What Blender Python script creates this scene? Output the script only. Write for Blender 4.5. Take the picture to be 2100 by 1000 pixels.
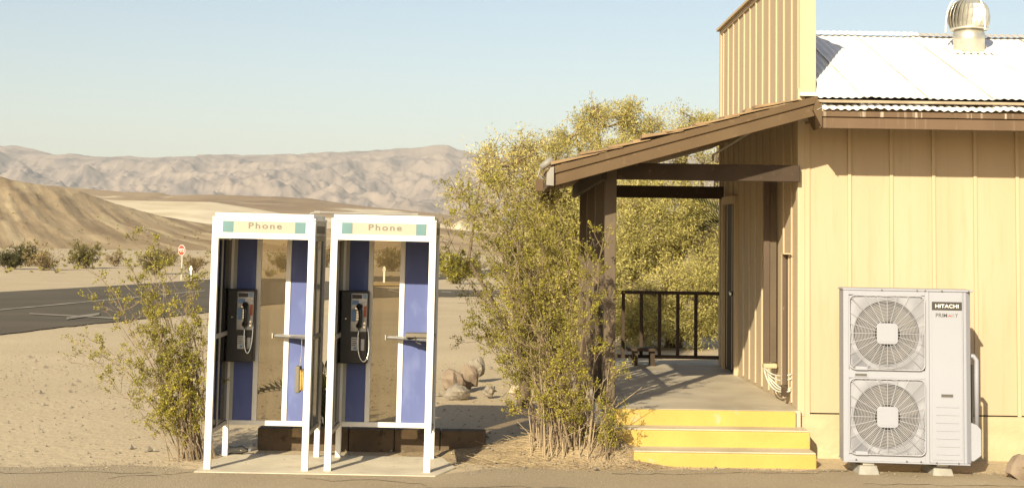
import bpy, math, random
import numpy as np
from mathutils import Vector, Matrix, noise

random.seed(7)
rng = np.random.default_rng(7)
for o in list(bpy.data.objects):
    bpy.data.objects.remove(o)
C = bpy.context.scene.collection
sc = bpy.context.scene
R = math.radians

# ------------------------------------------------------------------ camera
F, CX, CY, CAMH = 2917.0, 1029.0, 292.0, 2.0
PITCH, ROLL = R(4.0), R(0.85)
_r0, _u0 = Vector((1, 0, 0)), Vector((0, -math.sin(PITCH), math.cos(PITCH)))
FWD = Vector((0, math.cos(PITCH), math.sin(PITCH)))
RT = _r0 * math.cos(ROLL) + _u0 * math.sin(ROLL)
UP = -_r0 * math.sin(ROLL) + _u0 * math.cos(ROLL)
cam = bpy.data.cameras.new('camera')
cam.sensor_width = 36.0
cam.lens = 36.0 * F / 2100
cam.shift_x = (1050 - CX) / 2100
cam.shift_y = (CY - 500) / 2100
cam.clip_start, cam.clip_end = 0.1, 60000
camo = bpy.data.objects.new('camera', cam)
C.objects.link(camo)
camo.matrix_world = Matrix(((RT.x, UP.x, -FWD.x, 0), (RT.y, UP.y, -FWD.y, 0), (RT.z, UP.z, -FWD.z, CAMH), (0, 0, 0, 1)))
sc.camera = camo

# ------------------------------------------------------------------ sky, sun, exposure
SUN = Vector((0.42, 1.0, -0.50)).normalized()          # direction the light travels
EL = math.asin(-SUN.z)
AZ = math.atan2(-SUN.x, -SUN.y)
w = bpy.data.worlds.new('World')
sc.world = w
w.use_nodes = True
nt = w.node_tree
bg = nt.nodes['Background']
sky = nt.nodes.new('ShaderNodeTexSky')
sky.sky_type = 'NISHITA'
sky.sun_disc = False
sky.sun_elevation = EL
sky.sun_rotation = AZ
sky.altitude = 0
sky.air_density = 1.0
sky.dust_density = 1.3
sky.ozone_density = 1.0
tint = nt.nodes.new('ShaderNodeMix')                     # the photograph's warm white balance, even over the whole sky
tint.data_type = 'RGBA'; tint.blend_type = 'MULTIPLY'
tint.inputs['Factor'].default_value = 1.0
tint.inputs['B'].default_value = (1.0, 0.96, 0.925, 1)
nt.links.new(sky.outputs[0], tint.inputs['A'])
nt.links.new(tint.outputs['Result'], bg.inputs[0])
bg.inputs[1].default_value = 0.087
sl = bpy.data.lights.new('sun', 'SUN')
sl.energy = 4.8
sl.angle = R(0.53)
sl.color = (1.0, 0.89, 0.65)
so = bpy.data.objects.new('sun', sl)
C.objects.link(so)
so.rotation_euler = SUN.to_track_quat('-Z', 'Y').to_euler()
so.location = (-10, -20, 20)
sc.view_settings.view_transform = 'Standard'
sc.view_settings.look = 'None'
sc.view_settings.gamma = 1
sc.view_settings.use_curve_mapping = False
sc.view_settings.exposure = 0.82
sc.render.engine = 'CYCLES'
sc.cycles.use_denoising = True
sc.cycles.max_bounces = 8
sc.cycles.transparent_max_bounces = 16
sc.cycles.volume_bounces = 0

# ------------------------------------------------------------------ measuring helpers
def ray(px, py):
    return RT * ((px - CX) / F) + UP * ((CY - py) / F) + FWD

def P(px, py, Y):
    d = ray(px, py)
    d = d * (Y / d.y)
    return Vector((d.x, d.y, d.z + CAMH))

def Tz(y):                                             # terrain height along the view
    if y < 30: return 0.0
    if y < 100: return -0.012 * (y - 30)
    return -0.84

def G(px, py):                                         # point of the terrain seen at a pixel
    d = ray(px, py)
    lo, hi = 1.0, 6000.0
    f = lambda y: CAMH + d.z / d.y * y - Tz(y)
    for _ in range(60):
        m = (lo + hi) / 2
        if f(m) > 0: lo = m
        else: hi = m
    return Vector((d.x / d.y * lo, lo, Tz(lo)))

def interp(x, pts):
    return float(np.interp(x, [p[0] for p in pts], [p[1] for p in pts]))

# ------------------------------------------------------------------ object helpers
def tag(o, label=None, cat=None, group=None, kind=None):
    if label: o['label'] = label
    if cat: o['category'] = cat
    if group: o['group'] = group
    if kind: o['kind'] = kind
    return o

def empty(name, loc, label, cat, group=None, rz=0.0):
    o = bpy.data.objects.new(name, None)
    o.empty_display_size = 0.2
    C.objects.link(o)
    o.location = loc
    o.rotation_euler = (0, 0, rz)
    return tag(o, label, cat, group)

def link(name, me, m, parent=None, world=False):
    o = bpy.data.objects.new(name, me)
    if m is not None:
        if len(me.materials) == 0: me.materials.append(m)
    C.objects.link(o)
    if parent is not None:
        o.parent = parent
        if world:                                      # mesh is in world coordinates
            o.matrix_parent_inverse = Matrix.LocRotScale(parent.location, parent.rotation_euler, parent.scale).inverted()
    return o

class MB:
    def __init__(s): s.v, s.f = [], []
    def add(s, vs, fs, M=None):
        n = len(s.v)
        s.v += [tuple(M @ Vector(v)) if M else tuple(v) for v in vs]
        s.f += [tuple(i + n for i in f) for f in fs]
        return s
    def box(s, x0, x1, y0, y1, z0, z1, M=None):
        vs = [(x0,y0,z0),(x1,y0,z0),(x1,y1,z0),(x0,y1,z0),(x0,y0,z1),(x1,y0,z1),(x1,y1,z1),(x0,y1,z1)]
        return s.add(vs, [(0,3,2,1),(4,5,6,7),(0,1,5,4),(1,2,6,5),(2,3,7,6),(3,0,4,7)], M)
    def prism(s, poly, axis, a, b, M=None):            # polygon extruded along an axis
        n = len(poly)
        def pt(p, t):
            return {'x': (t, p[0], p[1]), 'y': (p[0], t, p[1]), 'z': (p[0], p[1], t)}[axis]
        vs = [pt(p, a) for p in poly] + [pt(p, b) for p in poly]
        fs = [tuple(range(n)), tuple(range(2*n-1, n-1, -1))]
        fs += [(i, i+n, (i+1) % n + n, (i+1) % n) for i in range(n)]
        return s.add(vs, fs, M)
    def tube(s, pts, r, n=6, cap=True, M=None):
        pts = [Vector(p) for p in pts]
        k = len(pts)
        rs = [r] * k if isinstance(r, (int, float)) else list(r)
        vs, fs = [], []
        t0 = (pts[1] - pts[0]).normalized()
        a = t0.cross(Vector((0, 0, 1)) if abs(t0.z) < 0.9 else Vector((1, 0, 0))).normalized()
        for i, p in enumerate(pts):
            t = (pts[min(i+1, k-1)] - pts[max(i-1, 0)])
            t = t.normalized() if t.length > 1e-9 else t0
            a = (a - t * a.dot(t)).normalized()
            b = t.cross(a)
            for j in range(n):
                q = 2 * math.pi * j / n
                vs.append(p + (a * math.cos(q) + b * math.sin(q)) * rs[i])
        for i in range(k - 1):
            for j in range(n):
                fs.append((i*n+j, i*n+(j+1) % n, (i+1)*n+(j+1) % n, (i+1)*n+j))
        if cap:
            fs.append(tuple(range(n-1, -1, -1)))
            fs.append(tuple((k-1)*n + j for j in range(n)))
        return s.add(vs, fs, M)
    def lathe(s, prof, n=24, M=None, cap=True):        # profile of (r, z) about z
        vs = [(r*math.cos(2*math.pi*j/n), r*math.sin(2*math.pi*j/n), z) for r, z in prof for j in range(n)]
        fs = [(i*n+j, i*n+(j+1) % n, (i+1)*n+(j+1) % n, (i+1)*n+j) for i in range(len(prof)-1) for j in range(n)]
        if cap:
            fs.append(tuple(range(n-1, -1, -1)))
            fs.append(tuple((len(prof)-1)*n + j for j in range(n)))
        return s.add(vs, fs, M)
    def grid(s, fn, nu, nv):
        n = len(s.v)
        for j in range(nv):
            for i in range(nu):
                s.v.append(tuple(fn(i, j)))
        for j in range(nv-1):
            for i in range(nu-1):
                a = n + j*nu + i
                s.f.append((a, a+1, a+nu+1, a+nu))
        return s
    def mesh(s, name, smooth=False):
        me = bpy.data.meshes.new(name)
        me.from_pydata([tuple(v) for v in s.v], [], s.f)
        me.update()
        if smooth:
            me.polygons.foreach_set('use_smooth', [True] * len(me.polygons))
        return me
    def build(s, name, m, parent=None, world=False, smooth=False, bevel=0.0):
        o = link(name, s.mesh(name, smooth), m, parent, world)
        if bevel:
            b = o.modifiers.new('bevel', 'BEVEL')
            b.width = bevel; b.segments = 2; b.limit_method = 'ANGLE'
        return o

def text_mesh(body, width=None, height=None, depth=0.002, spacing=1.0, offset=0.0, mirror=False, shear=0.0):
    cu = bpy.data.curves.new('lettering', 'FONT')
    cu.body = body
    cu.align_x = 'CENTER'; cu.align_y = 'BOTTOM_BASELINE' if False else 'CENTER'
    cu.space_character = spacing
    cu.extrude = 0.0
    cu.offset = offset
    cu.shear = shear
    t = bpy.data.objects.new('lettering', cu)
    C.objects.link(t)
    dg = bpy.context.evaluated_depsgraph_get()
    dg.update()
    me = bpy.data.meshes.new_from_object(t.evaluated_get(dg))
    bpy.data.objects.remove(t)
    n = len(me.vertices)
    co = np.empty(n*3, np.float32); me.vertices.foreach_get('co', co); co = co.reshape(-1, 3)
    mn, mx = co.min(0), co.max(0)
    co[:, 0] = (co[:, 0] - (mn[0]+mx[0])/2)
    co[:, 1] = (co[:, 1] - (mn[1]+mx[1])/2)
    co[:, 0] *= width / (mx[0]-mn[0])
    co[:, 1] *= height / (mx[1]-mn[1])
    if mirror: co[:, 0] *= -1
    out = np.zeros_like(co); out[:, 0] = co[:, 0]; out[:, 2] = co[:, 1]       # stands up, faces -y
    me.vertices.foreach_set('co', out.ravel()); me.update()
    if len(me.materials): me.materials.clear()
    return me

# ------------------------------------------------------------------ materials
def mat(name, c1, c2=None, rough=0.7, scale=6.0, detail=6.0, bump=0.0, bscale=60.0, metal=0.0, spec=0.5,
        stretch=(1, 1, 1), lo=0.35, hi=0.65, c3=None, s3=25.0, lo3=0.55, hi3=0.75, island=0.0, bdist=0.01):
    m = bpy.data.materials.new(name)
    m.use_nodes = True
    n = m.node_tree.nodes; L = m.node_tree.links
    b = n['Principled BSDF']
    b.inputs['Roughness'].default_value = rough
    b.inputs['Metallic'].default_value = metal
    b.inputs['Specular IOR Level'].default_value = spec
    tc = n.new('ShaderNodeTexCoord')
    mp = n.new('ShaderNodeMapping'); mp.inputs['Scale'].default_value = stretch
    L.new(tc.outputs['Object'], mp.inputs[0])
    col = None
    if c2 is None: c2 = tuple(x * 0.86 for x in c1)
    nz = n.new('ShaderNodeTexNoise'); nz.inputs['Scale'].default_value = scale; nz.inputs['Detail'].default_value = detail
    L.new(mp.outputs[0], nz.inputs['Vector'])
    mr = n.new('ShaderNodeMapRange'); mr.inputs[1].default_value = lo; mr.inputs[2].default_value = hi
    L.new(nz.outputs['Fac'], mr.inputs[0])
    mx = n.new('ShaderNodeMix'); mx.data_type = 'RGBA'
    mx.inputs['A'].default_value = (*c1, 1); mx.inputs['B'].default_value = (*c2, 1)
    L.new(mr.outputs[0], mx.inputs['Factor'])
    col = mx.outputs['Result']
    if c3 is not None:
        n3 = n.new('ShaderNodeTexNoise'); n3.inputs['Scale'].default_value = s3; n3.inputs['Detail'].default_value = 8
        L.new(mp.outputs[0], n3.inputs['Vector'])
        m3 = n.new('ShaderNodeMapRange'); m3.inputs[1].default_value = lo3; m3.inputs[2].default_value = hi3
        L.new(n3.outputs['Fac'], m3.inputs[0])
        x3 = n.new('ShaderNodeMix'); x3.data_type = 'RGBA'
        L.new(m3.outputs[0], x3.inputs['Factor']); L.new(col, x3.inputs['A']); x3.inputs['B'].default_value = (*c3, 1)
        col = x3.outputs['Result']
    if island:
        g = n.new('ShaderNodeNewGeometry')
        h = n.new('ShaderNodeMapRange'); h.inputs[3].default_value = 1 - island; h.inputs[4].default_value = 1 + island
        L.new(g.outputs['Random Per Island'], h.inputs[0])
        v = n.new('ShaderNodeHueSaturation')
        L.new(h.outputs[0], v.inputs['Value']); L.new(col, v.inputs['Color'])
        col = v.outputs['Color']
    L.new(col, b.inputs['Base Color'])
    if bump:
        nb = n.new('ShaderNodeTexNoise'); nb.inputs['Scale'].default_value = bscale; nb.inputs['Detail'].default_value = 8
        L.new(mp.outputs[0], nb.inputs['Vector'])
        bp = n.new('ShaderNodeBump'); bp.inputs['Strength'].default_value = bump; bp.inputs['Distance'].default_value = bdist
        L.new(nb.outputs['Fac'], bp.inputs['Height']); L.new(bp.outputs[0], b.inputs['Normal'])
    return m

def glass(name, tint, gloss=0.07):
    m = bpy.data.materials.new(name); m.use_nodes = True
    n = m.node_tree.nodes; L = m.node_tree.links
    n.remove(n['Principled BSDF'])
    t = n.new('ShaderNodeBsdfTransparent'); t.inputs[0].default_value = (*tint, 1)
    g = n.new('ShaderNodeBsdfGlossy'); g.inputs['Roughness'].default_value = 0.03
    d = n.new('ShaderNodeBsdfDiffuse'); d.inputs[0].default_value = (0.35, 0.31, 0.24, 1)
    nz = n.new('ShaderNodeTexNoise'); nz.inputs['Scale'].default_value = 5; nz.inputs['Detail'].default_value = 7
    mr = n.new('ShaderNodeMapRange'); mr.inputs[1].default_value = 0.4; mr.inputs[2].default_value = 0.8; mr.inputs[3].default_value = 0.01; mr.inputs[4].default_value = 0.07
    L.new(nz.outputs['Fac'], mr.inputs[0])
    m0 = n.new('ShaderNodeMixShader'); L.new(mr.outputs[0], m0.inputs[0]); L.new(t.outputs[0], m0.inputs[1]); L.new(d.outputs[0], m0.inputs[2])
    fr = n.new('ShaderNodeFresnel'); fr.inputs[0].default_value = 1.45
    m1 = n.new('ShaderNodeMixShader'); L.new(fr.outputs[0], m1.inputs[0]); L.new(m0.outputs[0], m1.inputs[1]); L.new(g.outputs[0], m1.inputs[2])
    L.new(m1.outputs[0], n['Material Output'].inputs[0])
    return m

def leaf_mat(name, c1, c2, island=0.45, scale=2.0):
    m = mat(name, c1, c2, rough=0.75, scale=scale, island=island, spec=0.15)
    n = m.node_tree.nodes; L = m.node_tree.links
    b = n['Principled BSDF']
    src = b.inputs['Base Color'].links[0].from_socket
    t = n.new('ShaderNodeBsdfTranslucent'); L.new(src, t.inputs[0])
    x = n.new('ShaderNodeMixShader'); x.inputs[0].default_value = 0.42
    L.new(b.outputs[0], x.inputs[1]); L.new(t.outputs[0], x.inputs[2]); L.new(x.outputs[0], n['Material Output'].inputs[0])
    return m

M = {}
M['sand'] = mat('sand', (0.50, 0.40, 0.265), (0.43, 0.34, 0.22), rough=0.95, scale=0.35, detail=14, bump=0.45, bscale=9, c3=(0.27, 0.205, 0.13), s3=30, lo3=0.54, hi3=0.72, spec=0.1, bdist=0.035, lo=0.3, hi=0.7)
M['pale_sand'] = mat('pale_sand', (0.58, 0.48, 0.33), (0.44, 0.35, 0.23), rough=1, scale=0.08, detail=10, spec=0.1)
M['asphalt_worn'] = mat('asphalt_worn', (0.345, 0.275, 0.185), (0.285, 0.225, 0.15), rough=0.95, scale=0.8, detail=14, bump=0.7, bscale=60, c3=(0.42, 0.345, 0.24), s3=70, lo3=0.54, hi3=0.7, spec=0.1, lo=0.3, hi=0.7)
M['asphalt'] = mat('asphalt', (0.115, 0.093, 0.064), (0.088, 0.071, 0.05), rough=0.9, scale=0.25, detail=8, spec=0.15)
M['road_paint'] = mat('road_paint', (0.30, 0.255, 0.19), (0.16, 0.135, 0.1), rough=0.9, scale=1.2)
M['yellow_kerb'] = mat('yellow_kerb', (0.62, 0.4, 0.1), (0.5, 0.33, 0.1), rough=0.8)
M['mound'] = mat('mound', (0.34, 0.255, 0.155), (0.25, 0.185, 0.11), rough=1, scale=4, detail=10, bump=0.9, bscale=40, c3=(0.42, 0.33, 0.2), s3=60, lo3=0.55, hi3=0.66, spec=0.1, bdist=0.02)
M['concrete'] = mat('concrete', (0.56, 0.49, 0.37), (0.46, 0.40, 0.30), rough=0.9, scale=3, detail=10, bump=0.15, bscale=80, c3=(0.34, 0.29, 0.22), s3=9, lo3=0.6, hi3=0.8, spec=0.2)
M['porch_concrete'] = mat('porch_concrete', (0.50, 0.43, 0.32), (0.36, 0.305, 0.225), rough=0.55, scale=1.6, detail=10, bump=0.08, bscale=60, c3=(0.45, 0.41, 0.33), s3=5, lo3=0.55, hi3=0.75, spec=0.35)
M['step_yellow'] = mat('step_yellow', (0.46, 0.315, 0.085), (0.42, 0.285, 0.075), rough=0.75, scale=3, bump=0.35, bscale=30, c3=(0.40, 0.33, 0.2), s3=4.0, lo3=0.64, hi3=0.70, spec=0.25)
M['wall'] = mat('wall', (0.435, 0.345, 0.232), (0.41, 0.322, 0.21), rough=0.8, scale=1.5, detail=8, bump=0.12, bscale=45, c3=(0.36, 0.295, 0.18), s3=7, lo3=0.52, hi3=0.8, stretch=(2.2, 2.2, 0.18), spec=0.2)
M['wall_trim'] = mat('wall_trim', (0.46, 0.37, 0.245), (0.43, 0.343, 0.22), rough=0.8, scale=4, bump=0.1, bscale=50, stretch=(1, 1, 0.2), spec=0.2)
M['plaster'] = mat('plaster', (0.445, 0.37, 0.235), (0.39, 0.32, 0.2), rough=0.95, scale=2.5, detail=10, bump=0.5, bscale=12, c3=(0.55, 0.45, 0.3), s3=4, lo3=0.6, hi3=0.72, spec=0.1, bdist=0.02)
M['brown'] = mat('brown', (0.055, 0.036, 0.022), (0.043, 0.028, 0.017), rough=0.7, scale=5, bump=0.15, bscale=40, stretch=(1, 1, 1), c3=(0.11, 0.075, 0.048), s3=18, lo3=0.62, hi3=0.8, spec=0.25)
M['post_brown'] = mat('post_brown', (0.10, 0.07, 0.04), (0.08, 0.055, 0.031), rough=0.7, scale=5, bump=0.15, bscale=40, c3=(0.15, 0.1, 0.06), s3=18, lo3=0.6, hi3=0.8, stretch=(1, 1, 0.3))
M['lamp_grey'] = mat('lamp_grey', (0.24, 0.22, 0.19), rough=0.6)
M['fascia_plain'] = mat('fascia_plain', (0.135, 0.088, 0.054), (0.115, 0.074, 0.045), rough=0.75, scale=3, spec=0.2, c3=(0.24, 0.18, 0.13), s3=22, lo3=0.6, hi3=0.8, stretch=(1.3, 1, 0.05))
M['fascia'] = mat('fascia', (0.11, 0.07, 0.035), (0.092, 0.058, 0.029), rough=0.7, scale=3, bump=0.1, bscale=40, spec=0.25, c3=(0.16, 0.105, 0.055), s3=12, lo3=0.6, hi3=0.8)
M['fascia_streaked'] = mat('fascia_streaked', (0.13, 0.085, 0.052), (0.105, 0.068, 0.042), rough=0.75, scale=3, spec=0.2, c3=(0.40, 0.33, 0.26), s3=22, lo3=0.56, hi3=0.72, stretch=(1.3, 1, 0.05))
M['cabinet'] = mat('cabinet', (0.085, 0.056, 0.034), (0.07, 0.045, 0.028), rough=0.7, scale=4, c3=(0.2, 0.145, 0.1), s3=35, lo3=0.68, hi3=0.76, stretch=(1, 1, 0.4))
M['cabinet_light'] = mat('cabinet_light', (0.10, 0.07, 0.042), (0.08, 0.056, 0.034), rough=0.75, scale=4)
M['shake'] = mat('shake', (0.30, 0.20, 0.105), (0.2, 0.13, 0.07), rough=0.9, scale=3, stretch=(1, 6, 6), bump=0.3, bscale=30)
M['strip_wood'] = mat('strip_wood', (0.34, 0.275, 0.19), (0.25, 0.195, 0.13), rough=0.9, scale=4, stretch=(1, 6, 6))
M['soffit'] = mat('soffit', (0.25, 0.165, 0.08), (0.2, 0.13, 0.065), rough=0.8, scale=3, stretch=(1, 6, 1))
M['roof_white'] = mat('roof_white', (0.82, 0.79, 0.74), (0.78, 0.75, 0.69), rough=0.6, scale=1.5, c3=(0.66, 0.6, 0.52), s3=3, lo3=0.68, hi3=0.85)
M['roof_rust'] = mat('roof_rust', (0.42, 0.33, 0.22), (0.75, 0.71, 0.64), rough=0.8, scale=3, lo=0.45, hi=0.6)
M['roof_grey'] = mat('roof_grey', (0.45, 0.42, 0.38), (0.38, 0.35, 0.32), rough=0.6, scale=3)
M['galv'] = mat('galv', (0.62, 0.59, 0.51), (0.5, 0.475, 0.41), rough=0.42, metal=0.75, scale=9)
M['dark'] = mat('dark', (0.02, 0.018, 0.015), rough=0.8)
M['booth_white'] = mat('booth_white', (0.80, 0.77, 0.70), (0.76, 0.72, 0.64), rough=0.45, scale=4, c3=(0.5, 0.43, 0.33), s3=22, lo3=0.7, hi3=0.82, spec=0.4)
M['booth_alu'] = mat('booth_alu', (0.50, 0.46, 0.38), (0.42, 0.385, 0.31), rough=0.5, scale=6, spec=0.4)
M['blue'] = mat('blue', (0.115, 0.14, 0.31), (0.098, 0.12, 0.275), rough=0.75, scale=3, detail=8, c3=(0.17, 0.205, 0.385), s3=7, lo3=0.5, hi3=0.8, stretch=(1, 1, 0.4), spec=0.2)
M['sign_yellow'] = mat('sign_yellow', (0.425, 0.33, 0.26), (0.405, 0.315, 0.245), rough=0.6, scale=4)
M['sign_teal'] = mat('sign_teal', (0.11, 0.21, 0.215), (0.09, 0.18, 0.19), rough=0.6)
M['sign_grey'] = mat('sign_grey', (0.16, 0.155, 0.12), (0.15, 0.145, 0.11), rough=0.7)
M['glass_clear'] = glass('glass_clear', (0.74, 0.70, 0.62))
M['glass_dark'] = glass('glass_dark', (0.09, 0.076, 0.056))
M['glass_mid'] = glass('glass_mid', (0.55, 0.50, 0.43))
M['black'] = mat('black', (0.022, 0.019, 0.016), (0.016, 0.014, 0.012), rough=0.4, scale=10)
M['plate'] = mat('plate', (0.36, 0.35, 0.34), (0.27, 0.27, 0.27), rough=0.35, metal=0.6, scale=12)
M['chrome'] = mat('chrome', (0.7, 0.68, 0.62), rough=0.25, metal=1.0)
M['card_white'] = mat('card_white', (0.6, 0.57, 0.5), (0.5, 0.47, 0.42), rough=0.7, scale=30)
M['card_blue'] = mat('card_blue', (0.18, 0.3, 0.45), (0.14, 0.22, 0.36), rough=0.5, scale=20)
M['red_orange'] = mat('red_orange', (0.42, 0.10, 0.03), rough=0.6)
M['paper'] = mat('paper', (0.55, 0.38, 0.12), (0.35, 0.24, 0.08), rough=0.95, scale=14, bump=0.5, bscale=50)
M['binder_grey'] = mat('binder_grey', (0.17, 0.145, 0.105), rough=0.7)
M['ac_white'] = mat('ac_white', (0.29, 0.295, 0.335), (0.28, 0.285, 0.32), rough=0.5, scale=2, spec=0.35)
M['ac_wire'] = mat('ac_wire', (0.35, 0.345, 0.37), rough=0.5)
M['ac_inside'] = mat('ac_inside', (0.06, 0.052, 0.042), (0.045, 0.04, 0.032), rough=0.8, scale=4)
M['fan_grey'] = mat('fan_grey', (0.085, 0.075, 0.062), rough=0.6)
M['badge_black'] = mat('badge_black', (0.035, 0.03, 0.025), rough=0.5)
M['ink'] = mat('ink', (0.05, 0.045, 0.04), rough=0.6)
M['ink_grey'] = mat('ink_grey', (0.2, 0.195, 0.185), rough=0.6)
M['ink_red'] = mat('ink_red', (0.5, 0.05, 0.03), rough=0.6)
M['white'] = mat('white', (0.8, 0.77, 0.7), (0.74, 0.71, 0.64), rough=0.6)
M['cable_white'] = mat('cable_white', (0.62, 0.58, 0.49), (0.5, 0.46, 0.38), rough=0.6)
M['foot_block'] = mat('foot_block', (0.31, 0.295, 0.26), (0.24, 0.225, 0.195), rough=0.95, scale=12, bump=0.3, bscale=90)
M['rock'] = mat('rock', (0.25, 0.215, 0.17), (0.165, 0.14, 0.11), rough=0.95, scale=6, detail=10, bump=0.6, bscale=25, c3=(0.45, 0.38, 0.29), s3=9, lo3=0.55, hi3=0.75, spec=0.1)
M['rock_red'] = mat('rock_red', (0.24, 0.185, 0.135), (0.16, 0.12, 0.088), rough=0.95, scale=6, detail=10, bump=0.6, bscale=25, spec=0.1)
M['rock_pale'] = mat('rock_pale', (0.46, 0.38, 0.27), (0.36, 0.29, 0.2), rough=0.95, scale=6, detail=10, bump=0.5, bscale=25, spec=0.1)
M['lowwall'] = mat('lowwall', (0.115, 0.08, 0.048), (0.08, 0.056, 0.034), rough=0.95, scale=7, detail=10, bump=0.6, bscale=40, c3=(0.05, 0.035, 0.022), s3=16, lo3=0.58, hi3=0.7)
M['stop_red'] = mat('stop_red', (0.56, 0.05, 0.04), (0.5, 0.045, 0.035), rough=0.5)
M['post_steel'] = mat('post_steel', (0.5, 0.45, 0.34), rough=0.6)
M['hill'] = mat('hill', (0.36, 0.265, 0.155), (0.215, 0.15, 0.085), rough=1, scale=0.03, detail=12, c3=(0.42, 0.32, 0.19), s3=0.05, lo3=0.5, hi3=0.64, spec=0.05, bump=0.5, bscale=0.3, bdist=1.0)
for nd in M['hill'].node_tree.nodes:                  # gravel streaks run down the slope
    if nd.type == 'MAPPING':
        nd.vector_type = 'TEXTURE'; nd.inputs['Rotation'].default_value = (0, 0, 0.38); nd.inputs['Scale'].default_value = (1, 16, 4)
    if nd.type == 'TEX_NOISE' and nd.inputs['Scale'].default_value < 0.2:
        nd.inputs['Scale'].default_value = 0.11 if nd.inputs['Scale'].default_value < 0.04 else 0.19
M['mesa'] = mat('mesa', (0.36, 0.26, 0.155), (0.22, 0.15, 0.09), rough=1, scale=0.012, detail=12, c3=(0.56, 0.47, 0.33), s3=0.02, lo3=0.56, hi3=0.64, spec=0.05, stretch=(0.35, 0.35, 5))
M['pale_rock'] = mat('pale_rock', (0.66, 0.56, 0.40), (0.5, 0.4, 0.26), rough=1, scale=0.03, detail=10, spec=0.05)
M['mountain'] = mat('mountain', (0.245, 0.195, 0.165), (0.345, 0.27, 0.215), rough=1, scale=0.004, detail=12, c3=(0.17, 0.14, 0.13), s3=0.006, lo3=0.48, hi3=0.66, spec=0.0)
M['creosote'] = leaf_mat('creosote', (0.40, 0.345, 0.065), (0.245, 0.225, 0.045))
M['creosote_far'] = leaf_mat('creosote_far', (0.24, 0.20, 0.065), (0.15, 0.13, 0.045))
M['dry_leaf'] = leaf_mat('dry_leaf', (0.36, 0.27, 0.13), (0.26, 0.19, 0.09))
M['tamarisk'] = leaf_mat('tamarisk', (0.55, 0.48, 0.17), (0.34, 0.30, 0.095), scale=0.9)
M['tamarisk_pale'] = leaf_mat('tamarisk_pale', (0.56, 0.48, 0.18), (0.42, 0.365, 0.125), scale=0.9)
M['palm_leaf'] = leaf_mat('palm_leaf', (0.12, 0.11, 0.04), (0.08, 0.075, 0.028))
M['bark'] = mat('bark', (0.26, 0.19, 0.12), (0.16, 0.115, 0.07), rough=0.95, scale=12, bump=0.3, bscale=60)
M['dry_stem'] = mat('dry_stem', (0.42, 0.33, 0.21), (0.28, 0.21, 0.13), rough=0.95, scale=12)
M['bark_dark'] = mat('bark_dark', (0.14, 0.1, 0.06), (0.09, 0.065, 0.04), rough=0.95, scale=12)
M['straw'] = mat('straw', (0.37, 0.28, 0.155), (0.26, 0.195, 0.105), rough=0.95, scale=3)
M['plastic_clear'] = glass('plastic_clear', (0.85, 0.83, 0.78))

# ------------------------------------------------------------------ ground, roads
def build_ground():
    ys = list(np.arange(-14, 30, 2.0)) + list(np.arange(30, 130, 5.0)) + [130, 160, 200, 260, 340, 450, 600, 900, 1400, 2200, 3500, 6000, 9000]
    xs = [-6000, -3000, -1500, -800, -400, -200, -120] + list(np.arange(-80, 81, 4.0)) + [120, 200, 400, 800, 1500, 3000, 6000]
    mb = MB().grid(lambda i, j: (xs[i], ys[j], Tz(ys[j])), len(xs), len(ys))
    tag(mb.build('ground', M['sand'], smooth=True), kind='structure')
build_ground()

def sheet(name, m, cols, lift=0.02, rows=24, kind='structure'):
    """a sheet lying on the terrain between pairs of ground points"""
    mb = MB()
    def fn(i, j):
        a, b = cols[j]
        t = i / (rows - 1)
        p = a.lerp(b, t)
        return (p.x, p.y, Tz(p.y) + lift)
    mb.grid(fn, rows, len(cols))
    return tag(mb.build(name, m), kind=kind)

near = [(-500, 745), (0, 687), (130, 671), (250, 659), (340, 650), (430, 640), (540, 627), (620, 618), (700, 613), (800, 610), (1030, 608), (1300, 607), (1700, 610)]
far = [(-500, 618), (0, 599), (130, 592), (250, 585), (340, 579), (430, 573), (540, 571), (620, 572), (700, 580), (800, 592), (1030, 596), (1300, 597), (1700, 600)]
xs = np.linspace(-500, 1700, 400)
sheet('road', M['asphalt'], [(G(x, interp(x, far)), G(x, interp(x, near) + 1.6 * noise.noise((x * 0.03, 2.2, 0)) + 0.8 * noise.noise((x * 0.11, 5.2, 0)))) for x in xs], 0.02)
sheet('road', M['asphalt'], [(G(x, interp(x, [(700, 566), (830, 567), (940, 560), (1050, 547), (1300, 535)])), G(x, interp(x, [(700, 576), (830, 577), (940, 571), (1050, 561), (1300, 548)]))) for x in np.linspace(700, 1300, 24)], 0.03)
# painted road lines
def stroke(px0, py0, px1, py1, wpx, name='road_marking'):
    n = 14
    cols = []
    for k in range(n):
        t = k / (n - 1)
        x, y = px0 + (px1 - px0) * t, py0 + (py1 - py0) * t
        cols.append((G(x, y - wpx / 2), G(x, y + wpx / 2)))
    return sheet(name, M['road_paint'], cols, 0.034, rows=4)
stroke(-60, 643, 420, 597, 2.0)
stroke(60, 645, 245, 655, 2.2)
s_ = stroke(136, 655.5, 204, 646, 4.5)
s_.location.z = 0.006
stroke(796, 595, 830, 592, 2.5); stroke(796, 596, 826, 601, 2.5).location.z = 0.006
stroke(905, 599, 925, 600, 2)
sheet('kerb', M['yellow_kerb'], [(G(x, 583), G(x, 587)) for x in np.linspace(690, 850, 12)], 0.06)

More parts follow.
